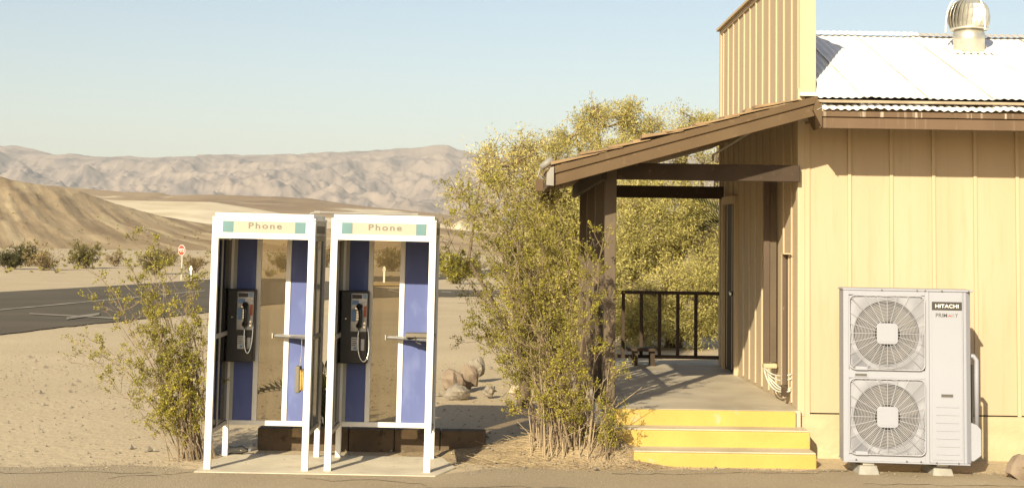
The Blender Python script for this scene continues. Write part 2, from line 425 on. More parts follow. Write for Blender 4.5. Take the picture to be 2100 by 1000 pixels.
# worn asphalt apron in the foreground with a ragged edge
def apron_edge(x):
    e = interp(x, [(-8, 12.3), (-3.2, 12.55), (-2.4, 12.5), (-0.4, 12.5), (0.0, 12.75), (1.0, 12.88), (2.5, 12.92), (6, 12.75)])
    return e + 0.16 * noise.noise((x * 1.1, 3.1, 0)) + 0.09 * noise.noise((x * 4, 7.7, 0)) + 0.04 * noise.noise((x * 14, 1.7, 0))
mb = MB()
axs = np.linspace(-9, 9, 600)
mb.grid(lambda i, j: (axs[i], (-6.0 + (apron_edge(axs[i]) + 6.0) * j / 8), 0.006), len(axs), 9)
tag(mb.build('parking_apron', M['asphalt_worn']), kind='structure')

# cracks in the old asphalt
mb = MB()
for (x0, y0, a, n_) in ((-4.9, 12.15, 0.1, 24), (-1.6, 12.05, -0.06, 30), (1.0, 12.55, 0.12, 26), (3.1, 12.2, -0.2, 20), (-3.2, 11.9, 0.5, 10)):
    x, y = x0, y0
    pr = None
    for k in range(n_):
        a2 = a + random.gauss(0, 0.5)
        nx_, ny_ = x + 0.09 * math.cos(a2), y + 0.09 * math.sin(a2)
        wv = 0.004 + 0.004 * random.random()
        mb.add([(x, y - wv, 0.0095), (nx_, ny_ - wv, 0.0095), (nx_, ny_ + wv, 0.0095), (x, y + wv, 0.0095)], [(0, 1, 2, 3)])
        x, y = nx_, ny_
tag(mb.build('crack', M['asphalt']), kind='stuff')

# dirt mound under the large bush, running to the steps
def mound_z(x, y):
    g = lambda cx, cy, sx, sy, h: h * math.exp(-((x-cx)/sx)**2 - ((y-cy)/sy)**2)
    z = g(0.72, 13.55, 0.62, 0.5, 0.26) + g(1.0, 13.2, 0.38, 0.22, 0.10) + g(-0.1, 13.6, 0.7, 0.35, 0.05)
    return z
mb = MB()
nx, ny = 90, 60
def mfn(i, j):
    x = -1.3 + 3.4 * i / (nx-1); y = 12.72 + 2.0 * j / (ny-1)
    z = mound_z(x, y)
    z += 0.014 * noise.noise((x*9, y*9, 0)) * min(1, z * 12) - 0.012
    return (x, y, z)
mb.grid(mfn, nx, ny)
tag(mb.build('dirt_mound', M['mound'], smooth=True), kind='structure')
# loose stones on dirt
mb = MB()
for _ in range(2600):
    x = random.uniform(-8, 3.0); y = random.uniform(12.7, 24)
    if x > 1.2 and y > 13: continue
    s = random.uniform(0.006, 0.02) * (1 + (random.random() < 0.06) * 1.6)
    z = max(0, mound_z(x, y)) if y < 14.6 else 0
    c = Vector((x, y, z + s * 0.3))
    vs = [c + Vector((s*random.uniform(.6, 1.3)*dx, s*random.uniform(.6, 1.3)*dy, s*random.uniform(.5, .9)*dz)) for dx, dy, dz in ((1,0,0),(0,1,0),(-1,0,0),(0,-1,0),(0,0,1))]
    mb.add(vs, [(0,1,4),(1,2,4),(2,3,4),(3,0,4)])
for _ in range(1800):                                # loose grit along the broken asphalt edge
    x = random.uniform(-8.5, 6); y = apron_edge(x) + random.gauss(0.0, 0.14)
    if -2.75 < x < -0.3 and y > 12.2: continue
    if x > 1.15 and y > 12.95: continue
    s = random.uniform(0.004, 0.013)
    c = Vector((x, y, max(0.006, mound_z(x, y)) + s * 0.2))
    vs = [c + Vector((s*random.uniform(.6, 1.3)*dx, s*random.uniform(.6, 1.3)*dy, s*random.uniform(.5, .9)*dz)) for dx, dy, dz in ((1,0,0),(0,1,0),(-1,0,0),(0,-1,0),(0,0,1))]
    mb.add(vs, [(0,1,4),(1,2,4),(2,3,4),(3,0,4)])
tag(mb.build('gravel', M['rock']), kind='stuff')
# dry straw and twigs on the mound
mb = MB()
for _ in range(700):
    x = random.gauss(0.75, 0.55); y = random.gauss(13.1, 0.35)
    if x > 1.25 and y > 12.95: continue
    if y < 12.75: continue
    z = mound_z(x, y) + 0.006
    a = random.uniform(0, math.pi); l = random.uniform(0.03, 0.16)
    d = Vector((math.cos(a), math.sin(a), random.uniform(-.1, .25))) * l
    mb.tube([(x, y, z), Vector((x, y, z)) + d], 0.0018, 3, False)
tag(mb.build('dry_straw', M['straw']), kind='stuff')

# ------------------------------------------------------------------ far land
def ridge_mesh(name, prof, Yf, Yr, Yb, m, nx=260, nyf=36, cell=60.0, amp=0.3, x0=-420, x1=2500, zbase=-1.2, power=1.0, seed=0.0, gully=0.0, skew=0.0, top_noise=0.0, fall=3.0):
    """a ridge: its crest follows a skyline at distance Yr, its eroded near slope runs down to Yf"""
    mb = MB()
    prof_z = [(px, P(px, py, Yr)) for px, py in prof]
    def fn(i, j):
        px = x0 + (x1 - x0) * i / (nx - 1)
        c = P(px, interp(px, prof), Yr)
        hz = c.z - zbase
        t = j / (nyf - 1)
        if t <= 0.85:
            u = t / 0.85
            Y = Yf + (Yr - Yf) * u
            s_ = u ** power
            env = (math.sin(math.pi * min(1, u)) ** 0.7) * (1 - u * 0.15)
        else:
            u = (t - 0.85) / 0.15
            Y = Yr + (Yb - Yr) * u
            s_ = 1 - 0.9 * u
            env = 0.2
        X = c.x * (0.45 * Y / Yr + 0.55)
        q = Vector((X / cell + skew * Y / cell + seed, Y / cell / fall, seed))
        rid = noise.ridged_multi_fractal(q, 0.9, 2.1, 6, 1.0, 2.0)      # about 0 to 2.5, crests high
        soft = noise.fractal(Vector((X / cell / 2.5 + seed, Y / cell / 2.5, 5.0)), 1.0, 2.0, 5)
        z = zbase + hz * s_ + hz * env * (gully * (rid - 1.15) + amp * soft * 0.5)
        if t > 0.6:
            z += top_noise * hz * noise.fractal((X / cell * 3, seed, 1.7), 1.0, 2.2, 6)
        return (X, Y, z)
    mb.grid(fn, nx, nyf)
    return tag(mb.build(name, m, smooth=True), kind='structure')

ridge_mesh('hill', [(-420, 320), (-100, 350), (0, 362), (40, 372), (100, 381), (165, 392), (240, 418), (330, 443), (400, 455), (460, 463), (650, 470), (760, 463), (850, 462), (900, 466), (1000, 478), (1100, 485), (1500, 480), (2500, 485)],
           300, 520, 640, M['hill'], nx=1000, nyf=120, cell=15, amp=0.14, power=0.95, seed=4.2, gully=0.055, skew=0.42, top_noise=0.012, fall=22.0)
ridge_mesh('pale_cliffs', [(-420, 480), (500, 480), (830, 474), (880, 464), (905, 455), (925, 462), (945, 450), (962, 458), (975, 465), (988, 459), (1003, 461), (1016, 468), (1040, 466), (1080, 472), (1150, 480), (2500, 500)],
           640, 690, 760, M['pale_rock'], nx=600, nyf=30, cell=9, amp=0.2, power=0.6, seed=9.0, gully=0.12)
ridge_mesh('pale_terrace', [(-420, 384), (0, 396), (150, 399), (235, 409), (330, 411), (440, 413), (520, 426), (600, 440), (760, 455), (900, 470), (2500, 500)],
           760, 980, 1150, M['pale_rock'], nx=240, nyf=30, cell=90, amp=0.05, power=0.75, seed=2.0, gully=0.01)
ridge_mesh('mesa', [(-420, 360), (0, 372), (140, 383), (190, 387), (250, 393), (330, 396), (350, 400), (440, 399), (560, 403), (640, 407), (700, 417), (760, 424), (830, 431), (900, 438), (1000, 452), (1100, 462), (1500, 470), (2500, 480)],
           1160, 1450, 1700, M['mesa'], nx=520, nyf=60, cell=60, amp=0.2, power=0.55, seed=6.0, gully=0.05, top_noise=0.01, fall=1.5)
ridge_mesh('mountain', [(-420, 290), (-150, 310), (0, 299), (25, 297), (75, 307), (110, 318), (160, 318), (210, 322), (270, 320), (310, 324), (350, 322), (430, 317), (520, 317), (600, 318), (680, 312), (750, 309), (830, 304), (880, 299), (920, 297), (938, 306), (990, 318), (1060, 325), (1150, 318), (1300, 330), (1500, 310), (1800, 300), (2500, 290)],
           3600, 6200, 7200, M['mountain'], nx=1100, nyf=200, cell=190, amp=0.45, power=1.1, seed=1.3, gully=0.115, skew=0.12, top_noise=0.012, fall=2.4)
# pale dry wash and bare shoulder strips before the hill
sheet('dry_wash', M['pale_sand'], [(G(x, interp(x, [(-400, 494), (0, 499), (430, 510), (1200, 520)])), G(x, interp(x, [(-400, 500), (0, 506), (430, 516), (1200, 526)]))) for x in np.linspace(-400, 1200, 60)], 0.05, rows=8)

# ------------------------------------------------------------------ store building with its porch
YW = 13.70                                            # camera-side wall of the store
cor = P(1640, 845, YW)
XW = cor.x                                            # porch-side wall plane
YB = XW * F / 450.0                                   # far end of the porch-side wall
ZS = cor.z                                            # foot of the siding
Y0 = 12.93                                            # near rake and eave line
XE = 9.0
ZF = P(1450, 839, YW - 0.08).z                        # porch floor
ZTOP = P(1477, 65, YB).z
store = empty('store_building', (XW, YW, 0), 'pale yellow batten-sided store with a brown-trimmed porch and white metal roof', 'building')
def part(mb, name, m, parent=store, **k):
    world = parent is store
    return mb.build(name, m, parent, world, **k)

eaveL, eaveR = P(1680, 262, Y0), P(2100, 270, Y0)
ZE = (eaveL.z + eaveR.z) / 2                          # underside of the eave fascia
ridgeY, ridgeZ = 15.75, P(1850, 77, 15.75).z
ZEt = P(1800, 211, Y0).z                              # top of sheets at the eave
slope = (ridgeZ - ZEt) / (ridgeY - Y0)
# walls
part(MB().box(XW, XE, YW, YW + 0.12, ZS, ZE + 0.3), 'facade_wall', M['wall'])
part(MB().box(XW, XW + 0.12, YW + 0.122, YB, ZF - 0.4, ZTOP - 0.02), 'porch_wall', M['wall'])
part(MB().box(XW + 0.12, XE, YB - 0.12, YB, 0, ZE + 0.3), 'back_wall', M['wall'])
part(MB().box(XE, XE + 0.12, YW, YB, 0, ZE + 0.3), 'end_wall', M['wall'])
# foundation, rough plaster
mb = MB()
nx, nz_ = 90, 12
def ffn(i, j):
    x = XW - 0.015 + (XE - XW + 0.015) * i / (nx-1); z = -0.05 + (ZS - 0.012 + 0.05) * j / (nz_-1)
    return (x, YW - 0.022 - 0.012 * noise.noise((x * 3, z * 6, 0)) - (0.03 * max(0, 0.25 - z)), z)
mb.grid(ffn, nx, nz_)
mb.box(XW - 0.0149, XE, YW - 0.005, YW + 0.1, -0.05, ZS - 0.015)
part(mb, 'foundation', M['plaster'], smooth=False)
# battens on the camera-side wall
for k, px in enumerate([1742, 1828, 1915, 2000.5, 2087] + [2087 + 86.3 * i for i in range(1, 9)]):
    x = P(px, 560, YW).x
    part(MB().box(x - 0.017, x + 0.017, YW - 0.02, YW - 0.0005, ZS - 0.015, ZE + 0.25), 'batten', M['wall_trim'], bevel=0.003)
part(MB().box(XW - 0.02, XW + 0.045, YW - 0.025, YW - 0.001, ZS - 0.03, ZE + 0.45), 'corner_board', M['wall_trim'], bevel=0.004)
part(MB().box(XW + 0.045, XW + 0.095, YW - 0.018, YW - 0.001, ZS - 0.03, ZE + 0.30), 'corner_board', M['wall_trim'], bevel=0.003)
part(MB().box(XW - 0.024, XW - 0.001, YW - 0.024, YW + 0.07, ZS - 0.02, ZE + 0.45), 'corner_board', M['wall_trim'], bevel=0.003)
# battens on the porch-side wall
y = YW + 0.36
while y < YB - 0.05:
    part(MB().box(XW - 0.015, XW - 0.0005, y - 0.020, y + 0.020, ZF + 0.03, ZTOP - 0.05), 'batten', M['wall_trim'])
    y += 0.395
part(MB().box(XW - 0.02, XW - 0.001, YB - 0.09, YB, ZF, ZTOP - 0.05), 'corner_board', M['wall_trim'])
# false front: near end board, cap
zb = P(1655, 191, YW).z
xr = P(1672, 100, YW).x
part(MB().box(XW - 0.005, xr, YW - 0.03, YW - 0.003, zb, ZTOP), 'false_front_end_board', M['wall_trim'], bevel=0.004)
part(MB().box(XW + 0.121, xr - 0.002, YW - 0.001, YB, ZE + 0.35, ZTOP - 0.02), 'false_front_back', M['cabinet_light'])
part(MB().box(XW - 0.06, xr + 0.02, YW - 0.06, YB + 0.03, ZTOP, ZTOP + 0.035), 'false_front_cap', M['wall_trim'], bevel=0.004)
part(MB().box(XW - 0.02, XW - 0.001, YW, YB + 0.001, ZTOP - 0.05, ZTOP - 0.002), 'false_front_cap', M['wall_trim'])

# corrugated white roof: sheets lapped side by side, each a part
def corrugated(x0, x1, ya, yb, za, zb, amp=0.0055, wl=0.072, n_per=8, lift=0.0, wob=0.0):
    n = max(4, int((x1 - x0) / wl * n_per)) + 1
    mb = MB()
    def fn(i, j):
        x = x0 + (x1 - x0) * i / (n - 1)
        t = j / 6
        return (x, ya + (yb - ya) * t, za + (zb - za) * t + amp * math.sin(2 * math.pi * x / wl) + lift + wob * noise.noise((x * 4, t * 3, 5)))
    mb.grid(fn, n, 7)
    return mb
xcuts = [xr + 0.005] + [P(px, 212, Y0).x for px in (1776, 1912, 2047)]
while xcuts[-1] < XE + 0.3: xcuts.append(xcuts[-1] + 0.60)
for k in range(len(xcuts) - 1):
    lf = 0.006 * (k % 2)
    part(corrugated(xcuts[k], xcuts[k+1] + 0.05, Y0 + 0.12, ridgeY, ZEt + 0.12 * slope, ridgeZ, lift=lf + 0.012, wob=0.008), 'roof_sheet', M['roof_white'], smooth=True)
    # short lower course sticking out below the wooden strip
    part(corrugated(xcuts[k] - 0.02, xcuts[k+1] + 0.02, Y0 - 0.06, Y0 + 0.16, ZEt - 0.07 + lf, ZEt - 0.005 + lf, amp=0.0075, lift=0.0, wob=0.014), 'eave_sheet', M['roof_white'], smooth=True)
    if k:                                            # rusty lap line between two sheets
        part(MB().prism([(Y0 + 0.12, ZEt + 0.12 * slope + 0.021), (ridgeY - 0.12, ridgeZ - 0.12 * slope + 0.021), (ridgeY - 0.12, ridgeZ - 0.12 * slope + 0.026), (Y0 + 0.12, ZEt + 0.12 * slope + 0.026)], 'x', xcuts[k] - 0.0025, xcuts[k] + 0.0025), 'lap_seam', M['roof_rust'])
mb = MB()
def cfn(i, j):                                       # corner piece cut on the skew against the false front
    t = j / 8
    y = Y0 + 0.12 + (YW - 0.035 - Y0 - 0.12) * t
    xl_ = XW + 0.01 + (xr + 0.004 - XW - 0.01) * min(1, t * 1.05)
    x = xl_ + (xr + 0.012 - xl_) * i / 20
    return (x, y, ZEt + slope * (y - Y0) + 0.0055 * math.sin(2 * math.pi * x / 0.072) + 0.010)
mb.grid(cfn, 21, 9)
part(mb, 'roof_sheet', M['roof_white'], smooth=True)
part(MB().box(XW - 0.01, xr + 0.01, YW - 0.09, YW - 0.031, zb - 0.035, zb - 0.002), 'flashing', M['roof_white'])
part(corrugated(XW - 0.02, xr - 0.016, Y0 - 0.06, Y0 + 0.16, ZEt - 0.07, ZEt - 0.005, amp=0.0075), 'eave_sheet', M['roof_white'], smooth=True)
for k in range(len(xcuts) - 1):                      # far slope
    part(corrugated(xcuts[k], xcuts[k+1], ridgeY, YB + 0.4, ridgeZ, ridgeZ - slope * (YB + 0.4 - ridgeY)), 'roof_sheet', M['roof_white'], smooth=True)
part(MB().box(XW - 0.02, XE + 0.3, Y0 + 0.07, Y0 + 0.115, ZEt + 0.005, ZEt + 0.030), 'eave_strip', M['strip_wood'], bevel=0.004)
xg = P(1880, 80, ridgeY).x
part(corrugated(xr, xg, ridgeY - 0.1, ridgeY, ridgeZ - 0.01, ridgeZ + 0.04, amp=0.004, lift=0.02), 'ridge_cap', M['roof_white'], smooth=True)
part(corrugated(xg, XE + 0.3, ridgeY - 0.13, ridgeY, ridgeZ - 0.02, ridgeZ + 0.03, amp=0.003, lift=0.02), 'ridge_cap', M['roof_grey'], smooth=True)
# eave fascia in two boards, brown, streaked
ztm = P(1850, 243, Y0).z
part(MB().box(XW + 0.02, XE + 0.3, Y0 - 0.035, Y0, ztm + 0.004, ZEt - 0.085), 'eave_fascia', M['fascia_streaked'], bevel=0.004)
part(MB().box(XW + 0.02, XE + 0.3, Y0 - 0.015, Y0 + 0.02, ZE, ztm - 0.002), 'eave_fascia', M['fascia_plain'], bevel=0.004)
# eave soffit and rafters
part(MB().box(XW + 0.05, XE + 0.3, Y0 + 0.022, YW, ZE + 0.10, ZE + 0.12), 'eave_soffit', M['soffit'])
# diagonal end block where porch rake meets the eave
part(MB().prism([(XW - 0.05, ZE + 0.16), (XW + 0.03, ZE - 0.0), (XW + 0.03, ZE + 0.2), (XW - 0.02, ZE + 0.26)], 'y', Y0 - 0.05, Y0 + 0.3), 'eave_end_block', M['fascia'])

# porch floor and painted steps
XPF = P(1262, 838, YW - 0.08).x
part(MB().box(XPF, XW - 0.002, YW - 0.08, YB + 0.5, -0.05, ZF), 'porch_floor', M['porch_concrete'], bevel=0.012)
def step(pxl, pxr, pyt, pyb, Yf, Yb, lip=0.012):
    a, b = P(pxl, pyt, Yf), P(pxr, pyt + 4, Yf)
    z = P((pxl + pxr) / 2, pyt, Yf).z
    s = part(MB().box(a.x, b.x, Yf, Yb, -0.05, z - 0.014), 'step', M['step_yellow'], bevel=0.012)
    MB().box(a.x + 0.004, b.x - 0.004, Yf + 0.012, Yb, z - 0.0135, z).build('tread', M['porch_concrete'], s, bevel=0.005)
    return z
zr = ZF - 0.004
top = part(MB().box(XPF - 0.004, P(1632, 840, YW - 0.1).x, YW - 0.12, YW - 0.081, P(1450, 878, YW-0.12).z - 0.05, zr), 'step', M['step_yellow'], bevel=0.01)
step(1258, 1662, 880, 918, YW - 0.38, YW - 0.1)
step(1300, 1675, 926, 951, YW - 0.68, YW - 0.37)

# porch roof: shakes on a deck, rake fascia of two boards, soffit planks
A, B = P(1137, 341, Y0), P(1675, 197, Y0)             # top edge of the rake
sl_ = (B.z - A.z) / (B.x - A.x)
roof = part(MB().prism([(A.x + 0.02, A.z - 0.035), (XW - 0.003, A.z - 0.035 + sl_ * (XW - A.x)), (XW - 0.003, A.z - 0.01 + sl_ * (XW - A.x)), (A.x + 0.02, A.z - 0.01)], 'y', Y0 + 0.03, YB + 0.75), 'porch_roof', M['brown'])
def rake(x0, x1, d0, d1, ya, yb, name, m, bev=0.004):
    z = lambda x: A.z + sl_ * (x - A.x)
    return MB().prism([(x0, z(x0) - d1), (x1, z(x1) - d1), (x1, z(x1) - d0), (x0, z(x0) - d0)], 'y', ya, yb).build(name, m, roof, bevel=bev)
rake(A.x, XW - 0.002, 0.0, 0.066, Y0 - 0.03, Y0 + 0.005, 'rake_board', M['fascia'])
rake(A.x + 0.01, XW - 0.002, 0.07, 0.178, Y0 - 0.008, Y0 + 0.028, 'rake_board', M['fascia'])
# soffit planks running along the slope, seen from below
y = Y0 + 0.03
while y < YB + 0.7:
    rake(A.x + 0.03, XW - 0.01, 0.04, 0.058, y, y + 0.136, 'soffit_plank', M['soffit'], 0.0)
    y += 0.14
# low eave fascia at the left edge with a bevelled grey end
zA = A.z
MB().box(A.x - 0.045, A.x - 0.003, Y0 - 0.02, YB + 0.3, zA - 0.17, zA - 0.01).build('eave_board', M['fascia'], roof, bevel=0.004)
MB().prism([(A.x - 0.075, zA - 0.175), (A.x - 0.004, zA - 0.18), (A.x - 0.004, zA - 0.004), (A.x - 0.035, zA - 0.012), (A.x - 0.07, zA - 0.07)], 'y', Y0 - 0.05, Y0 - 0.021).build('eave_return', M['lamp_grey'], roof, bevel=0.004)
# cedar shakes: courses stepping up the roof
xs_ = A.x - 0.06
k = 0
while xs_ < XW - 0.35:
    for c, yy in enumerate((Y0 - 0.05, Y0 + 0.19, Y0 + 0.40)):
        ln = random.uniform(0.34, 0.44); wd = random.uniform(0.16, 0.23)
        th = random.uniform(0.02, 0.034)
        x0 = xs_ + random.uniform(-0.03, 0.03)
        z0 = A.z + sl_ * (x0 - A.x) + 0.006 + 0.02
        z1 = A.z + sl_ * (x0 + ln - A.x) + 0.004
        q = random.uniform(-0.008, 0.02)
        MB().prism([(x0, z0 + q), (x0 + ln, z1), (x0 + ln, z1 + 0.006), (x0, z0 + th + q)], 'y', yy, yy + wd).build('shake', M['shake'], roof)
    xs_ += random.uniform(0.25, 0.29)
    k += 1
mb = MB()
xs_ = A.x - 0.05
while xs_ < XW - 0.4:
    z0 = A.z + sl_ * (xs_ - A.x)
    mb.prism([(xs_, z0 + 0.012), (xs_ + 0.36, z0 + sl_ * 0.36 + 0.003), (xs_ + 0.36, z0 + sl_ * 0.36 + 0.009), (xs_, z0 + 0.03)], 'y', Y0 + 0.64, YB + 0.75)
    xs_ += 0.27
tag(mb.build('far_shakes', M['shake'], roof), kind='stuff')

# posts, beams
postY = [13.62, 15.0, 16.4, 17.9]
XP = P(1250, 600, 13.62).x
zsof = lambda x: A.z + sl_ * (x - A.x) - 0.058
zbeam0, zbeam1 = P(1400, 370, 13.62).z, P(1400, 336, 13.62).z
for yy in postY:
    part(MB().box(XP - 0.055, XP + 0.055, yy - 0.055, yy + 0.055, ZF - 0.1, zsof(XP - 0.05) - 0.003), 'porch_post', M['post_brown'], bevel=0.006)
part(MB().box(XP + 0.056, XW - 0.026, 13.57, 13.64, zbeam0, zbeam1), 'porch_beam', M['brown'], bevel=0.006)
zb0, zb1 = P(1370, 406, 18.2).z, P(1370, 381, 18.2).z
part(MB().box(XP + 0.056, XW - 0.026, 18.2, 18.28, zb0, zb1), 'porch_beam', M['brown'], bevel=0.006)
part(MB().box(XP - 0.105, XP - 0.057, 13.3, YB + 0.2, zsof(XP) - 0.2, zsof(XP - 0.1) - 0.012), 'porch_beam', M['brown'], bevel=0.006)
# railing at the far end
YR = YB - 0.05
rail = empty('railing_pivot', (0, 0, 0), None, None) if False else None
zt = P(1365, 600, YR).z; zl = P(1365, 731, YR).z
xl, xrr = P(1250, 600, YR).x, P(1474, 600, YR).x
rl = part(MB().box(xl - 0.25, xrr, YR - 0.03, YR + 0.04, zt - 0.022, zt + 0.022), 'railing', M['brown'], bevel=0.004)
MB().box(xl - 0.25, xrr, YR - 0.02, YR + 0.03, zl - 0.022, zl + 0.022).build('bottom_rail', M['brown'], rl, bevel=0.004)
for px in (1203, 1240, 1278, 1315, 1352.5, 1390, 1427):
    x = P(px, 660, YR).x
    MB().box(x - 0.021, x + 0.021, YR - 0.02, YR + 0.03, zl + 0.0225, zt - 0.0225).build('baluster', M['brown'], rl, bevel=0.003)
# railing along the outer side between the posts
for a, b in zip(postY[:-1], postY[1:]):
    r2 = part(MB().box(XP - 0.03, XP + 0.03, a + 0.056, b - 0.056, zt - 0.02, zt + 0.02), 'railing', M['brown'], bevel=0.004)
    MB().box(XP - 0.02, XP + 0.02, a + 0.056, b - 0.056, zl - 0.02, zl + 0.02).build('bottom_rail', M['brown'], r2)
    yy = a + 0.25
    while yy < b - 0.1:
        MB().box(XP - 0.018, XP + 0.018, yy - 0.018, yy + 0.018, zl + 0.0205, zt - 0.0205).build('baluster', M['brown'], r2)
        yy += 0.235

# door on the porch wall
yd0, yd1 = XW * F / 485.5, XW * F / 462.5
zd = P(1500, 419, (yd0 + yd1) / 2).z
door = part(MB().box(XW - 0.012, XW - 0.001, yd0, yd1, ZF + 0.01, zd), 'door', M['brown'])
for a, b in ((yd0 - 0.08, yd0 - 0.002), (yd1 + 0.002, yd1 + 0.10)):
    MB().box(XW - 0.05, XW - 0.001, a, b, ZF, zd + 0.09).build('door_frame', M['wall_trim'], door, bevel=0.003)
MB().box(XW - 0.06, XW - 0.001, yd0 - 0.001, yd1 + 0.001, zd + 0.003, zd + 0.10).build('door_frame', M['wall_trim'], door, bevel=0.003)
MB().lathe([(0.012, 0), (0.012, 0.03), (0.03, 0.04), (0.034, 0.06), (0.02, 0.075)], 12, Matrix.Translation((XW - 0.012, yd0 + 0.09, P(1500, 602, yd0).z)) @ Matrix.Rotation(-math.pi/2, 4, 'Y')).build('door_knob', M['chrome'], door, smooth=True)
# brown shutter boards standing out from the porch wall
y1 = 14.72
xb = P(1567, 600, y1).x
zlo = P(1580, 742, y1).z
ztc = P(1580, 366, y1).z
cab = part(MB().box(xb, XW - 0.025, y1, y1 + 0.05, zlo, ztc), 'shutter', M['cabinet_light'], bevel=0.003)
MB().box(xb - 0.008, xb + 0.055, y1 - 0.016, y1 - 0.001, zlo - 0.01, ztc).build('shutter_stile', M['cabinet'], cab, bevel=0.003)
MB().box(xb - 0.01, XW - 0.026, y1 - 0.05, y1 + 0.06, zlo - 0.06, zlo - 0.011).build('sill', M['plaster'], cab, bevel=0.01)
y2 = 14.08
x2a, x2b = P(1604, 600, y2).x, XW - 0.025
zt2, zl2 = P(1612, 517, y2).z, P(1612, 789, y2).z
cb2 = part(MB().box(x2a, x2b, y2, y2 + 0.05, zl2, zt2 - 0.022), 'shutter', M['cabinet'], bevel=0.003)
MB().box(x2a - 0.006, x2b, y2 - 0.10, y2 + 0.05, zt2 - 0.02, zt2 - 0.008).build('shade_cap', M['wall_trim'], cb2, bevel=0.003)  # protruding cap added to cast shade on the top of this board
MB().box(x2a - 0.006, x2a - 0.0015, y2 - 0.01, y2 + 0.05, zl2, zt2 - 0.021).build('shutter_edge', M['wall_trim'], cb2)
MB().box(x2a + 0.040, x2a + 0.043, y2 - 0.003, y2 - 0.0005, zl2, zt2 - 0.03).build('seam', M['dark'], cb2)
MB().box(x2b - 0.010, x2b, y2 - 0.02, y2 - 0.002, zl2 - 0.05, zt2 - 0.022).build('jamb', M['wall_trim'], cb2)
MB().box(x2a, x2b - 0.011, y2 - 0.003, y2 + 0.04, zl2 - 0.11, zl2 - 0.004).build('kick_board', M['brown'], cb2)
# white cables drooping under the cabinets
def bez(p0, p1, p2, p3, n=14):
    return [p0*(1-t)**3 + p1*3*t*(1-t)**2 + p2*3*t*t*(1-t) + p3*t**3 for t in [i/(n-1) for i in range(n)]]
for k, (sx, sy, ex, ey, dr) in enumerate([(1566, 752, 1622, 767, 12), (1569, 754, 1622, 776, 20), (1572, 756, 1621, 795, 38), (1567, 755, 1620, 801, 42), (1574, 757, 1621, 799, 30)]):
    p0, p3 = P(sx, sy, 14.66), P(ex, ey, 14.02)
    p1, p2 = P(sx + 8, sy + dr, 14.5), P(sx + 28, sy + dr + 12, 14.3)
    part(MB().tube(bez(p0, p1, p2, p3), 0.008, 6), 'cable', M['cable_white'], smooth=True)
# conduit along soffit and wall
part(MB().tube([P(1545, 268, 15.2), P(1462, 318, 18.0), P(1462, 330, 18.0)], 0.012, 6), 'conduit', M['cable_white'])

# ------------------------------------------------------------------ turbine vent on the roof
Yv = min(np.linspace(13.3, 15.7, 400), key=lambda y: abs(P(1987, 106, y).z - (ZEt + slope * (y - Y0))))
Yv = float(Yv)
vb = P(1987, 106, Yv)
zv = ZEt + slope * (Yv - Y0)
vent = empty('roof_vent', (vb.x, Yv, zv), 'silver turbine ventilator with curved fins standing on the white metal roof', 'roof vent')
k_ = Yv / F
def vpart(mb, name, m, **k): return mb.build(name, m, vent, **k)
rp = 31 * k_
vpart(MB().lathe([(rp, -0.08), (rp, 0.10), (rp * 1.02, 0.104), (rp * 1.02, 0.19), (rp * 0.98, 0.195), (rp*0.98, 0.235), (rp*0.9, 0.236)], 32), 'base_pipe', M['galv'], smooth=True)
fl = vpart(corrugated(-0.25, 0.25, -0.22, 0.15, -0.22*slope, 0.15*slope, amp=0.009, lift=0.025), 'flashing', M['roof_white'], smooth=True)
rg = 42 * k_
nf = 26
zc0, zc1 = 0.235, 0.245 + 60 * k_ 
prof = [(0.80, 0.0), (0.90, 0.08), (0.97, 0.22), (1.0, 0.42), (0.96, 0.62), (0.84, 0.80), (0.62, 0.94), (0.34, 1.0)]
for i in range(nf):
    mb = MB()
    def fn(a, b, i=i):
        r, t = prof[b]
        tw = 0.22 * t
        q = 2 * math.pi * (i / nf) + tw + (a - 0.5) * 2 * math.pi / nf * 1.15
        rr = rg * (r + (0.02 if a else -0.14 * (0.4 + 0.6 * math.sin(math.pi * t))))
        return (rr * math.cos(q), rr * math.sin(q), zc0 + (zc1 - zc0) * t)
    mb.grid(fn, 2, len(prof))
    o = vpart(mb, 'fin', M['galv'])
    so_ = o.modifiers.new('thickness', 'SOLIDIFY'); so_.thickness = 0.003
vpart(MB().lathe([(rg * 0.93, zc0 - 0.004), (rg * 0.93, zc0 + 0.012), (rg * 0.7, zc0 + 0.02)], 32), 'collar', M['galv'], smooth=True)
vpart(MB().lathe([(rg * 0.40, zc1 - 0.01), (rg * 0.36, zc1 + 0.006), (0.03, zc1 + 0.012), (0.02, zc1 + 0.04)], 24), 'cap', M['galv'], smooth=True)
vpart(MB().lathe([(rg * 0.55, zc0 + 0.02), (rg * 0.6, zc0 + 0.1), (rg*0.5, zc1 - 0.06)], 20), 'inner_drum', M['dark'])
for q in (math.pi * 1.02, -math.pi * 0.38, math.pi * 0.45):
    pts = []
    for i in range(13):
        t = i / 12
        rr = rg * 1.16 * math.cos((1 - t) * 0.0 + t * math.pi / 2) ** 0.6 if t < 1 else 0
        pts.append((rr * math.cos(q), rr * math.sin(q), 0.2 + (zc1 + 0.045 - 0.2) * math.sin(t * math.pi / 2) ** 0.9))
    vpart(MB().tube(pts, 0.009, 6), 'brace', M['white'], smooth=True)

